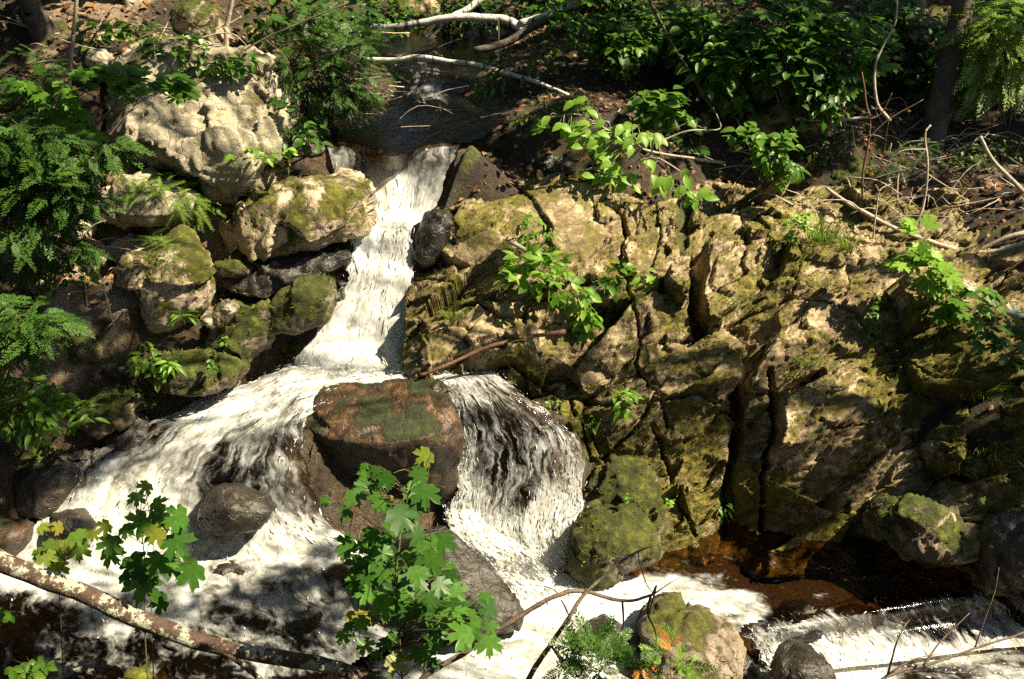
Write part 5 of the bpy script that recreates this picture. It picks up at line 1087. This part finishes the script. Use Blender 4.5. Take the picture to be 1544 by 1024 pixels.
# ------------------------------------------------------------------ logs, sticks, twigs
def wood(label, paths, mat, name='branch', cat='branch', seg=7, rough=.25, sub=()):
    """paths: (nodes[(px,py,y)], r0, r1); first one is the main stem, sub: thinner side twigs kept as a part of their own"""
    def mk(nodes, r0, r1, sd):
        W = np.array([P(a, b, y=y) for a, b, y in nodes]); n = max(8, 5 * len(nodes)); p = spline(W, n)
        L = np.linalg.norm(np.diff(W, axis=0), axis=1).sum()
        p = p + .012 * L ** .5 * np.c_[fbm(p, 2.5, 3, seed=sd), fbm(p, 2.5, 3, seed=sd + 1), fbm(p, 2.5, 3, seed=sd + 2)] * 1.4
        return tube(p, np.linspace(r0, r1, n) * (1 + .12 * fbm(p, 7, 2, seed=sd)), seg, rough, sd)
    base = P(*paths[0][0][0][:2], y=paths[0][0][0][2])
    root = tag(empty(name, tuple(base)), label, cat)
    mb = MB()
    for i, (n_, a, b) in enumerate(paths): mb.add(*mk(n_, a, b, i + len(label)))
    mb.build('stem', M[mat], root)
    for i, (n_, a, b) in enumerate(sub): put('side_twig', *mk(n_, a, b, 3 * i + 50), M[mat], root)
    return root
def yy(L, y0, y1=None):
    y1 = y0 if y1 is None else y1; n = len(L); return [(a, b, y0 + (y1 - y0) * i / max(1, n - 1)) for i, (a, b) in enumerate(L)]
wood('fallen red brown log spotted with pale lichen, lying across the lower left foreground', [(yy([(-120, 800), (0, 846), (100, 886), (200, 928), (300, 966), (420, 992), (520, 1012), (640, 1062)], 4.85, 4.5), .066, .044)], 'log', 'log', 'log', 14, .18,
     sub=[(yy([(285, 962), (330, 978), (370, 1004), (420, 1050)], 4.68, 4.5), .024, .014)])
wood('grey twig arching right over the white water from the bottom edge', [(yy([(600, 1090), (640, 1022), (700, 985), (770, 936), (840, 898), (880, 893), (940, 907), (984, 896)], 4.4, 4.9), .022, .009)], 'twig', sub=[
     (yy([(938, 907), (940, 930), (938, 948), (925, 966)], 4.85), .008, .004), (yy([(982, 897), (978, 925), (988, 950), (990, 972)], 4.9), .009, .003), (yy([(984, 896), (990, 884), (978, 930)], 4.9), .007, .004), (yy([(984, 897), (1006, 882), (1026, 870)], 4.9, 5.0), .006, .002),
     (yy([(972, 912), (958, 945), (950, 980)], 4.9), .005, .002), (yy([(846, 898), (830, 886), (808, 882)], 4.8), .005, .002), (yy([(846, 905), (862, 935), (884, 962)], 4.8), .006, .003)])
wood('slim grey twig crossing the arching one and pointing at the mossy olive boulder', [(yy([(770, 1090), (800, 1022), (830, 975), (862, 925), (886, 890), (920, 860), (960, 832), (1004, 812)], 4.4, 5.0), .02, .005)], 'twig', sub=[
     (yy([(832, 975), (850, 1000), (880, 1024)], 4.6, 4.5), .008, .004), (yy([(963, 832), (966, 850), (975, 880), (986, 896)], 4.95), .005, .003)])
wood('forked bare twig over the foaming water in the bottom right corner', [(yy([(1300, 1060), (1330, 1022), (1400, 1000), (1470, 978), (1544, 954), (1600, 930)], 4.6, 5.0), .013, .005)], 'twig', sub=[
     (yy([(1338, 1018), (1350, 975), (1362, 948), (1372, 935)], 4.65, 4.8), .008, .003), (yy([(1392, 1003), (1420, 965), (1462, 925)], 4.7, 4.9), .008, .003), (yy([(1470, 978), (1484, 935), (1500, 890), (1507, 856)], 4.9, 5.1), .006, .002), (yy([(1335, 1020), (1380, 992), (1430, 984)], 4.62, 4.8), .006, .002)])
wood('red brown stick resting on the outcrop with its pale broken end up', [(yy([(632, 566), (680, 548), (740, 524), (800, 508), (852, 500)], 7.05, 7.35), .013, .020)], 'red_stick', 'stick', 'stick')
wood('pale dry stick lying on the layered dome above the raspberry plant', [(yy([(764, 360), (790, 376), (820, 390), (846, 398)], 8.0, 7.82), .024, .014)], 'dead_wood', 'stick', 'stick')
wood('short dark twig sticking out of the chute lip', [(yy([(658, 596), (670, 590), (684, 580)], 6.95, 7.0), .007, .004)], 'twig', 'stick', 'stick')
wood('long bleached bent branch along the top of the right slope', [(yy([(1246, 284), (1300, 318), (1370, 352), (1440, 377), (1490, 382), (1530, 374), (1600, 345)], 9.0, 8.5), .016, .034)], 'dead_wood', sub=[(yy([(1450, 378), (1456, 395), (1452, 420)], 8.6), .01, .004), (yy([(1490, 382), (1488, 405), (1480, 424)], 8.55), .01, .005), (yy([(1300, 318), (1275, 302), (1225, 304)], 8.9), .009, .004)])
wood('second weathered branch curving behind the bleached one at the right edge', [(yy([(1440, 400), (1490, 372), (1540, 352), (1600, 350)], 8.75, 8.6), .018, .03)], 'dead_wood')
wood('thin reddish dead stem standing above the outcrop', [(yy([(1306, 330), (1300, 270), (1312, 190), (1306, 150), (1300, 110)], 9.25, 9.4), .014, .006)], 'red_stick', 'dead_stem', 'dead stem', sub=[(yy([(1311, 180), (1330, 170), (1345, 140)], 9.3), .007, .003), (yy([(1308, 210), (1340, 180), (1392, 150)], 9.3), .008, .003), (yy([(1304, 245), (1290, 220), (1285, 190)], 9.3), .006, .003), (yy([(1302, 290), (1330, 240), (1340, 180)], 9.3), .006, .002)])
wood('pale crooked dead stem with a knee, behind the reddish one', [(yy([(1342, 182), (1322, 152), (1320, 100), (1330, 72), (1350, 30), (1352, -20)], 9.6, 9.9), .016, .010)], 'dead_wood', 'dead_stem', 'dead stem')
wood('slender dead stem rooted by the pale maple seedling', [(yy([(1375, 350), (1392, 310), (1398, 250), (1396, 205), (1404, 190)], 9.0, 9.2), .016, .008)], 'dead_wood', 'dead_stem', 'dead stem', sub=[(yy([(1398, 262), (1440, 290), (1470, 310)], 9.1), .007, .003), (yy([(1396, 225), (1360, 228), (1330, 252)], 9.1), .008, .003)])
wood('bleached slanting limb in the tangle at the right edge', [(yy([(1478, 205), (1500, 245), (1544, 290)], 9.2, 9.0), .016, .024)], 'dead_wood')
wood('horizontal pale twig lying on the brown far ledge', [(yy([(1200, 179), (1250, 181), (1310, 176)], 9.9, 9.9), .018, .014)], 'dead_wood', 'stick', 'stick', sub=[(yy([(1230, 186), (1256, 196)], 9.85), .008, .004)])
wood('long pale twig lying level behind the bright leafy branch', [(yy([(955, 220), (1000, 232), (1050, 240), (1092, 246)], 9.3, 9.3), .012, .016)], 'dead_wood', 'stick', 'stick')
wood('kinked pale twig above the level one on the far ledge', [(yy([(996, 212), (1040, 197), (1085, 195), (1080, 172)], 9.6, 9.7), .010, .006)], 'dead_wood', 'stick', 'stick')
wood('forked pale twig standing in the grass under the bleached branch', [(yy([(1315, 372), (1320, 320), (1326, 288), (1342, 278)], 8.8, 8.9), .010, .004)], 'dead_wood', 'stick', 'stick', sub=[(yy([(1326, 290), (1320, 278)], 8.9), .005, .003), (yy([(1322, 312), (1334, 300)], 8.85), .005, .003)])
wood('thick white birch trunk fallen across the upper stream', [(yy([(552, 42), (582, 41), (613, 39), (647, 33), (690, 26), (740, 29), (767, 32), (790, 46)], 11.9, 11.5), .034, .055)], 'birch', 'fallen_log', 'log', 10, .12, sub=[(yy([(640, 58), (678, 27), (705, 14), (730, -6)], 11.7, 11.9), .02, .045)])
wood('white birch limb rising to the right from the fallen trunk', [(yy([(784, 36), (825, 24), (866, 6), (910, -14)], 11.5, 11.5), .045, .035)], 'birch', 'fallen_log', 'log', 10, .12)
wood('dark leaning log under the birch limb', [(yy([(715, 77), (760, 65), (801, 42), (850, 16), (900, -12)], 11.3, 11.6), .04, .06)], 'bark', 'fallen_log', 'log', 10)
wood('lower white birch branch drooping over the little rapid toward the right', [(yy([(548, 90), (589, 92), (630, 88), (671, 91), (719, 97), (760, 109), (801, 121), (828, 132), (858, 142)], 11.1, 9.9), .036, .017)], 'birch', 'fallen_branch', 'branch', 9, .12, sub=[(yy([(805, 122), (812, 116)], 10.15), .012, .008)])
wood('dark twisted stick above the lower birch branch', [(yy([(515, 94), (562, 84), (613, 85), (660, 73)], 11.4, 11.3), .03, .018)], 'bark', 'stick', 'stick')
wood('hanging bare twig in front of the lower birch branch', [(yy([(752, 30), (752, 62), (750, 100), (742, 134)], 10.8, 10.7), .008, .004)], 'twig', 'stick', 'stick')
wood('straight pale stick lying at the far left bank of the upper stream', [(yy([(486, 47), (540, 48), (618, 50)], 11.8, 12.0), .012, .008)], 'dead_wood', 'stick', 'stick')
wood('bent sapling stem slanting in the far thicket', [(yy([(1078, 172), (1040, 110), (1010, 60), (978, -5)], 9.9, 10.4), .016, .014)], 'bark', 'dead_stem', 'dead stem')
wood('long bare diagonal twig over the crest of the cliff boulder', [(yy([(288, 132), (330, 100), (390, 64), (440, 40), (525, 4)], 8.6, 8.9), .010, .007)], 'twig', 'stick', 'stick', sub=[(yy([(400, 60), (430, 88), (442, 128)], 8.7), .005, .003)])
wood('thin bleached root curving down the black hollow of the pointed boulder', [(yy([(154, 428), (162, 458), (168, 480), (182, 528)], 7.0, 6.95), .008, .006)], 'dead_wood', 'root', 'root')
wood('thin dark twig leaning on the face of the cliff boulder', [(yy([(164, 205), (185, 178), (215, 146)], 8.3, 8.4), .008, .005)], 'twig', 'stick', 'stick')

SUN_DIR = np.array([.62, -.13, .77]); SUN_DIR /= np.linalg.norm(SUN_DIR)
# ------------------------------------------------------------------ standing trees (stems in the picture, crowns above it) and unseen ones added for shade
def tree(label, trunk, r0, r1, clumps, kind='simple', mat='canopy', leaf=.13, tmat='bark', name='tree', group=None, seg=10, dens=1.0, limb_r=.028):
    """trunk: world points; clumps: (x, y, z, radius, cover) foliage gathered at limb ends"""
    W = spline(np.array(trunk, float), 24).astype(float); root = tag(empty(name, tuple(W[0])), label, 'tree', group)
    rr = r0 + (r1 - r0) * np.linspace(0, 1, 24); rr[:3] *= [1.5, 1.2, 1.05]
    V, F = tube(W, rr, seg, .25, 3); trunk_ob = put('trunk', V, F, M[tmat], root)
    pos = []
    for x, y, z, r, cov in clumps:
        mb = MB()
        C = np.array([x, y, z]); d = np.linalg.norm(W - (C + [0, 0, -.8]), axis=1); s = W[int(np.argmin(d))]
        L = np.linalg.norm(C - s); path = spline([s, s * .5 + C * .5 + rng.normal(0, .12, 3) + [0, 0, .12 * L], C], 10)
        path[1:-1] += .05 * rng.normal(size=(8, 3)); mb.add(*tube(path, np.linspace(limb_r * min(1, L / 3), .01, 10), 5))
        n = int(cov * dens * np.pi * r * r / (leaf * leaf * .30))
        q = rng.normal(size=(n, 3)); q /= np.linalg.norm(q, axis=1)[:, None]; q *= rng.random(n)[:, None] ** .42
        # leaves gather in twig-end sprays: pull toward random centres
        ctr = rng.normal(size=(max(4, n // 26), 3)) * .62
        pick = ctr[rng.integers(0, len(ctr), n)]; q = q * .5 + pick * .62
        ln = np.linalg.norm(q, axis=1)[:, None]; q = np.where(ln > 1.15, q / ln * 1.15, q)
        pos.append(C + q * np.array([r, r, r * .6]))
        for k in range(7):
            e = C + ctr[k % len(ctr)] * .62 * np.array([r, r, r * .6]); mb.add(*tube(spline([path[-3], (path[-2] + e) / 2, e], 5), np.linspace(.012, .005, 5), 4))
        lo_ = link('limb', new_mesh('limb', np.vstack(mb.V) - W[0], mb.F, M[tmat]), trunk_ob)
    if clumps:
        pos = np.vstack(pos); n = len(pos)
        V, F = leaf_mesh(kind, pos, rand_dirs(n, .35), rand_nors(n, 1, 0, .55), leaf * rng.uniform(.65, 1.25, n)); put('crown', V, F, M[mat], root, smooth=True)
    return root

def shade(px, py, rpx, cov, y=None, zc=7.4):
    """where a leafy limb must hang to throw its shade on what is seen at this picture point"""
    p = hit(px, py)[0] if y is None else P(px, py, y=y); t = (zc + rng.uniform(-.2, .5) - p[2]) / SUN_DIR[2]; c = p + SUN_DIR * t
    r = rpx * .8 * np.linalg.norm(p - CAM) / FPX
    if PROT is not None:   # keep sun gaps where the photograph has sun
        w_ = c - PROT; d_ = np.linalg.norm(w_ - (w_ @ SUN_DIR)[:, None] * SUN_DIR, axis=1).min()
        r = min(r, d_ * .95)
    return (c[0], c[1], c[2], r, cov)
PROT = None
PROT = np.array([hit(*q_)[0] for q_ in [(560, 240), (600, 250), (580, 260), (590, 300), (580, 350), (570, 400), (560, 450), (540, 500), (530, 560), (420, 600), (330, 630), (480, 580), (250, 640), (860, 320), (800, 330), (900, 400), (1000, 400), (1100, 420), (1200, 430), (1300, 420), (440, 320), (500, 300), (380, 340), (270, 380), (290, 420), (380, 190), (400, 215), (350, 200), (760, 640), (800, 780), (700, 700), (230, 300), (300, 275), (200, 340), (560, 600), (640, 600), (1400, 400), (950, 500), (850, 560)]])
SHADE_A = [(40, 60, 60, 1.0), (90, 170, 50, 1.0), (130, 110, 40, .6), (40, 250, 90, 1.3, 7.1), (80, 300, 60, 1.0, 7.1), (30, 340, 60, 1.1, 7.1), (40, 490, 80, 1.2, 6.1), (40, 600, 70, 1.0, 6.3), (60, 215, 60, 1.0, 7.0), (40, 250, 110, 1.4), (30, 390, 90, 1.3), (20, 130, 90, 1.1), (60, 600, 100, 1.3), (20, 720, 90, 1.2), (20, 350, 40, .8), (150, 640, 70, .9), (160, 540, 60, .8), (100, 480, 40, .5), (140, 190, 40, .5), (110, 60, 40, .5)]
SHADE_B = [(150, 950, 120, .95), (330, 930, 90, .9), (450, 960, 110, .95), (590, 860, 100, .9), (660, 930, 80, .85), (60, 860, 60, .7), (40, 1000, 90, .9), (480, 860, 60, .7), (560, 980, 80, .9)]
SHADE_C = [(820, 200, 70, 1.3), (760, 150, 70, 1.3), (520, 60, 60, 1.0), (470, 180, 50, 1.0), (900, 240, 40, .9), (650, 150, 60, 1.0), (600, 100, 60, 1.0), (690, 120, 60, 1.2), (760, 130, 60, 1.2), (700, 220, 50, 1.2), (790, 190, 60, 1.2), (840, 130, 60, 1.3), (870, 60, 60, 1.1), (470, 50, 70, 1.1), (520, 110, 60, 1.1), (820, 260, 40, .8), (600, 30, 60, .8), (560, 170, 80, .95), (650, 60, 70, .6), (720, 170, 90, .95), (800, 90, 90, .75), (770, 240, 50, .9), (620, 200, 50, .8), (480, 90, 80, .8), (440, 190, 50, .8), (540, 60, 50, .5)]
SHADE_D = [(1200, 220, 50, 1.2), (1280, 230, 50, 1.2), (1130, 180, 60, 1.2), (1340, 220, 50, 1.0), (1010, 250, 40, .9), (1420, 200, 50, .8), (1050, 130, 60, 1.2), (1180, 130, 70, 1.3), (1300, 120, 70, 1.3), (1000, 150, 60, 1.2), (930, 30, 80, 1.2), (1120, 150, 70, 1.3), (1060, 50, 80, 1.2), (1200, 180, 60, 1.2), (1280, 180, 60, 1.2), (1260, 60, 80, 1.2), (1350, 90, 80, 1.2), (1400, 180, 60, .9), (1000, 190, 50, .7), (1100, 230, 40, .7), (930, 140, 60, 1.0), (950, 90, 100, 1.0), (1080, 100, 100, 1.2), (1200, 100, 110, 1.3), (1160, 190, 60, .9), (1250, 230, 60, .85), (1330, 150, 80, .85), (1400, 260, 60, .6), (1000, 20, 90, .7), (1150, 10, 90, .8), (1320, 20, 90, .75), ]
SHADE_E = [(1300, 690, 70, .85), (1450, 680, 90, .85), (1200, 690, 50, .7), (1500, 820, 70, .9), (1380, 740, 60, .6), (1230, 780, 60, .85), (1520, 580, 60, .6)]
mk_ = lambda L: [c_ for c_ in (shade(*a) for a in L) if c_[3] > .12]
def trunkpts(x, y, top, lean=(0, 0)): z = float(ground_height([[x, y]])[0]) - .2; return [(x, y, z), (x + lean[0] * .4, y + lean[1] * .4, z + (top - z) * .5), (x + lean[0], y + lean[1], top)]
tree('unseen tall broadleaf tree added beyond the right edge, limbs hung to shade the left bank', trunkpts(8.8, 6.2, 9.8, (-1.0, -.1)), .2, .05, mk_(SHADE_A), limb_r=.016)  # unseen trees added, leaf clumps hung where their shade is wanted
tree('unseen near broadleaf tree added beyond the right edge to shade the lower left foreground', trunkpts(7.2, 3.6, 9.3, (-.8, .1)), .18, .05, mk_(SHADE_B), limb_r=.016)
tree('unseen broadleaf tree added on the far right bank to shade the upper stream', trunkpts(7.4, 10.5, 9.8, (-1, -.2)), .22, .06, mk_(SHADE_C))
tree('unseen broadleaf tree added far back on the right to shade the thicket', trunkpts(8.2, 13.0, 10, (-.5, -1)), .24, .06, mk_(SHADE_D))
tree('unseen broadleaf tree added beyond the right edge to shade the foot of the outcrop', trunkpts(8.6, 8.3, 9.5, (.2, -1)), .2, .06, mk_(SHADE_E), limb_r=.016)
def pt(px, py, y): return tuple(P(px, py, y=y))
def picture_tree(label, nodes, r0, r1, clumps, **kw):
    W = [pt(*n) for n in nodes]; g0 = down(W[0][0], W[0][1]); W[0] = (W[0][0], W[0][1], min(W[0][2], g0[2]) - .05)
    d = np.array(W[-1]) - np.array(W[-2]); W.append(tuple(np.array(W[-1]) + d / np.linalg.norm(d) * 3.5)); top = np.array(W[-1])
    return tree(label, W, r0, r1, [(top[0] + a, top[1] + b, top[2] + c, r_, cv) for a, b, c, r_, cv in clumps], **kw)
picture_tree('dark tree trunk leaning left in the upper left corner', [(72, 60, 9.6), (52, 20, 9.5), (30, -40, 9.4)], .13, .07, [(-.8, .5, .3, .9, .7), (.5, .8, 1, .9, .7)])
picture_tree('grey slim tree trunk in the upper left corner, right of the leaning one', [(216, 52, 9.9), (200, 20, 9.9), (184, -30, 9.9)], .07, .05, [(.4, .6, .6, .7, .6)], tmat='dead_wood')
picture_tree('dark thick trunk leaning right at the upper right, twigs around its foot', [(1392, 268, 10.3), (1420, 150, 10.5), (1446, 40, 10.7), (1462, -40, 10.8)], .14, .10, [(.6, 1.2, .6, 1.0, .7), (-.9, 1, .8, .9, .7)])
picture_tree('slim grey trunk left of the dark leaning trunk', [(1382, 105, 12.5), (1386, 50, 12.5), (1392, -20, 12.5)], .045, .04, [(.3, .8, .8, .7, .7)], tmat='dead_wood')
picture_tree('slimmest young trunk in the right thicket', [(1355, 120, 12.2), (1357, 70, 12.2), (1360, -20, 12.2)], .022, .02, [(0, .8, .6, .6, .7)], tmat='dead_wood')
picture_tree('bare pale sapling stem rising from the cliff boulder crest to the top edge', [(334, 98, 9.2), (341, 50, 9.2), (352, -10, 9.2)], .024, .018, [(.2, .5, .6, .6, .5)], tmat='dead_wood')
picture_tree('double dark trunk at the top edge of the far right thicket', [(1245, 60, 13.2), (1252, 10, 13.2), (1262, -40, 13.2)], .10, .08, [(.3, 1, 1, .9, .7)])
picture_tree('thin bent sapling on the left bank before the cliff boulder', [(96, 230, 8.3), (103, 150, 8.3), (110, 60, 8.3), (118, -30, 8.3)], .018, .014, [(.2, .5, .6, .6, .5)], tmat='dead_wood')

# unseen tall trees added so their crowns block sky light over the dell
for lb_, tx, ty, cl in [('unseen tall tree added beyond the left edge, crown spread to block sky light over the dell', -5.8, 4.6, [(a_, b_) for a_ in (-6.5, -4.5, -2.5, -.6) for b_ in (1.5, 3.5, 5.5, 7.5)]), ('unseen tall tree added farther up the left bank, crown spread to block sky light over the stream', -7.0, 10.2, [(a_, b_) for a_ in (-6.5, -4.5, -2.4, -.4) for b_ in (9.5, 11.5, 13.5)]), ('unseen tall tree added behind the viewpoint, crown overhead to block sky light', -1.5, -3.2, [(a_, b_) for a_ in (-5, -3, -1, 1) for b_ in (-3.5, -1.5, .2)])]:
    tree(lb_, trunkpts(tx, ty, 12.5), .26, .07, [(x_ + rng.normal(0, .3), y_ + rng.normal(0, .3), 11.2 + rng.normal(0, .5), 1.5, 1.3) for x_, y_ in cl], leaf=.2)
# unseen forest trees added behind the thicket and around to cut sky light
bk = tree('unseen forest tree added around the dell to block sky light', [(0, 19, 3.8), (.1, 19, 8), (0, 19.1, 13)], .2, .06, [(a_, 19 + b_, c_, 1.5, .8) for a_, b_, c_ in [(-1.6, .2, 5.5), (1.5, -.3, 5.2), (0, -.8, 6.6), (-1.8, 0, 7.6), (1.9, .4, 7.8), (.2, 0, 9.2), (-1.2, .5, 10.6), (1.3, -.2, 10.8), (0, 0, 12.6)]], leaf=.22, mat='canopy', group='unseen forest trees added around the dell')
for k, (x, y, s_) in enumerate([(-9, 18, 1.1), (-6.2, 19.5, 1), (-3.2, 18.2, .95), (3.1, 18.6, 1), (6, 19.6, 1.1), (9, 18, 1), (-4.8, 22, 1.2), (1.6, 22.5, 1.2), (-1.5, 22.6, 1.25), (4.6, 22.2, 1.15), (8, 22, 1.2), (11.5, 15, 1.1), (-10.5, 13, 1.1), (-9.2, 9, 1.0), (11.8, 11, 1), (-7.6, 4.5, 1.2), (-8.2, 0, 1.1), (-4.2, -3.8, 1.2), (.5, -4.6, 1.2), (5, -4.2, 1.2), (-7.4, 10.5, 1.15), (9.5, -1.5, 1.1)]):
    c_ = bk.copy(); COL.objects.link(c_); c_.location = (x, y, 3.6); c_.rotation_euler = (0, 0, k * 1.9); c_.scale = (s_,) * 3
    for ch in list(bk.children):
        d_ = ch.copy(); COL.objects.link(d_); d_.parent = c_
        for gc in list(ch.children): e_ = gc.copy(); COL.objects.link(e_); e_.parent = d_
# ------------------------------------------------------------------ litter, moss tufts, brush (uncountable)
idx = rng.permutation(np.where((bed < .15) & (GV[:, 1] > 5.5) & (GV[:, 1] < 15) & (np.abs(GV[:, 0]) < 6))[0])[:22000]
p = GV[idx] + np.c_[rng.uniform(-.015, .015, (len(idx), 2)), rng.uniform(.004, .02, len(idx))]
V, F = leaf_mesh('simple', p, rand_dirs(len(p), .05), rand_nors(len(p), 1, 0, .35), rng.uniform(.03, .09, len(p)))
tag(link('leaf_litter', new_mesh('leaf_litter', V, F, M['litter'])), 'dry brown fallen leaves strewn over the soil of both banks', 'leaf litter', kind='stuff')
vis = np.unique(WF); msk = vis[(mossa[vis] > .42) & (crk[vis] < .03)]; sel = rng.permutation(msk)[:11000]
p = WV[sel]; d = np.c_[rng.normal(0, .5, (len(p), 2)), rng.normal(.1, .4, len(p))] + WN * .6
for V_, n_ in FUZZ:
    k_ = rng.permutation(len(V_))[:int(len(V_) * .22)]; k_ = k_[(n_[k_, 2] > .25) & (fbm(V_[k_], 4, 3, seed=2) > -.05)]
    p = np.vstack([p, V_[k_] + WN * .002]); d = np.vstack([d, n_[k_] + rng.normal(0, .7, (len(k_), 3))])
V, F = leaf_mesh('narrow', p - WN * .004, d, rng.normal(size=(len(p), 3)), rng.uniform(.01, .035, len(p)))
M['moss_tuft'] = leaf_mat('moss_tuft', (.05, .055, .008), (.16, .16, .025), trans=.2, spec=.1)
tag(link('moss', new_mesh('moss', V, F, M['moss_tuft'])), 'olive green moss and short dry grass growing over the outcrop', 'moss', kind='stuff')
mb = MB()
for k in range(330):
    bx_ = [(1180, 1544, 120, 330), (1330, 1544, 180, 330), (520, 680, 90, 200), (0, 330, 40, 110), (60, 260, 330, 470), (900, 1200, 160, 280)][[0, 0, 1, 1, 1, 2, 2, 3, 4, 5][k % 10]]
    a = hit(rng.uniform(bx_[0], bx_[1]), rng.uniform(bx_[2], bx_[3]))[0]; L = rng.uniform(.15, .7); th = rng.uniform(0, 6.28)
    e = a + np.array([math.cos(th) * L, math.sin(th) * L * .6, rng.uniform(-.1, .45) * L]); m_ = (a + e) / 2 + rng.normal(0, .12 * L, 3) + [0, 0, .1 * L]
    mb.add(*tube(spline([a + [0, 0, .01], m_, e], 7), np.linspace(rng.uniform(.004, .010), .002, 7), 4))
o = link('twig_litter', new_mesh('twig_litter', np.vstack(mb.V), mb.F, M['dead_wood'])); tag(o, 'tangle of thin dead twigs and roots lying on the banks', 'twigs', kind='stuff')
# ------------------------------------------------------------------ daylight
SUN = SUN_DIR
w = bpy.data.worlds.new('World'); SC.world = w; w.use_nodes = True
nt = w.node_tree; nt.nodes.clear(); g = N(nt)
el = math.asin(SUN[2]); az = math.atan2(SUN[0], SUN[1])
sky = g('ShaderNodeTexSky', sky_type='NISHITA', sun_disc=False, sun_elevation=el, sun_rotation=az)
bg = g('ShaderNodeBackground', {0: sky.outputs[0], 1: 0.05})
g('ShaderNodeOutputWorld', {0: bg.outputs[0]})
sl = bpy.data.lights.new('sun', 'SUN'); sl.energy = 5.0; sl.angle = R(.53); sl.color = (1.0, .87, .62)
so = bpy.data.objects.new('sun', sl); COL.objects.link(so)
so.rotation_euler = Vector(-SUN).to_track_quat('-Z', 'Y').to_euler(); so.location = (6, 4, 14)
SC.view_settings.view_transform = 'Standard'; SC.view_settings.look = 'None'; SC.view_settings.exposure = 1.7; SC.view_settings.gamma = 1.0
SC.cycles.use_denoising = False; SC.render.filter_size = 1.15; SC.cycles.use_adaptive_sampling = False
SC.cycles.max_bounces = 6; SC.cycles.transparent_max_bounces = 12; SC.cycles.caustics_reflective = False; SC.cycles.caustics_refractive = False
SC.cycles.sample_clamp_indirect = 4
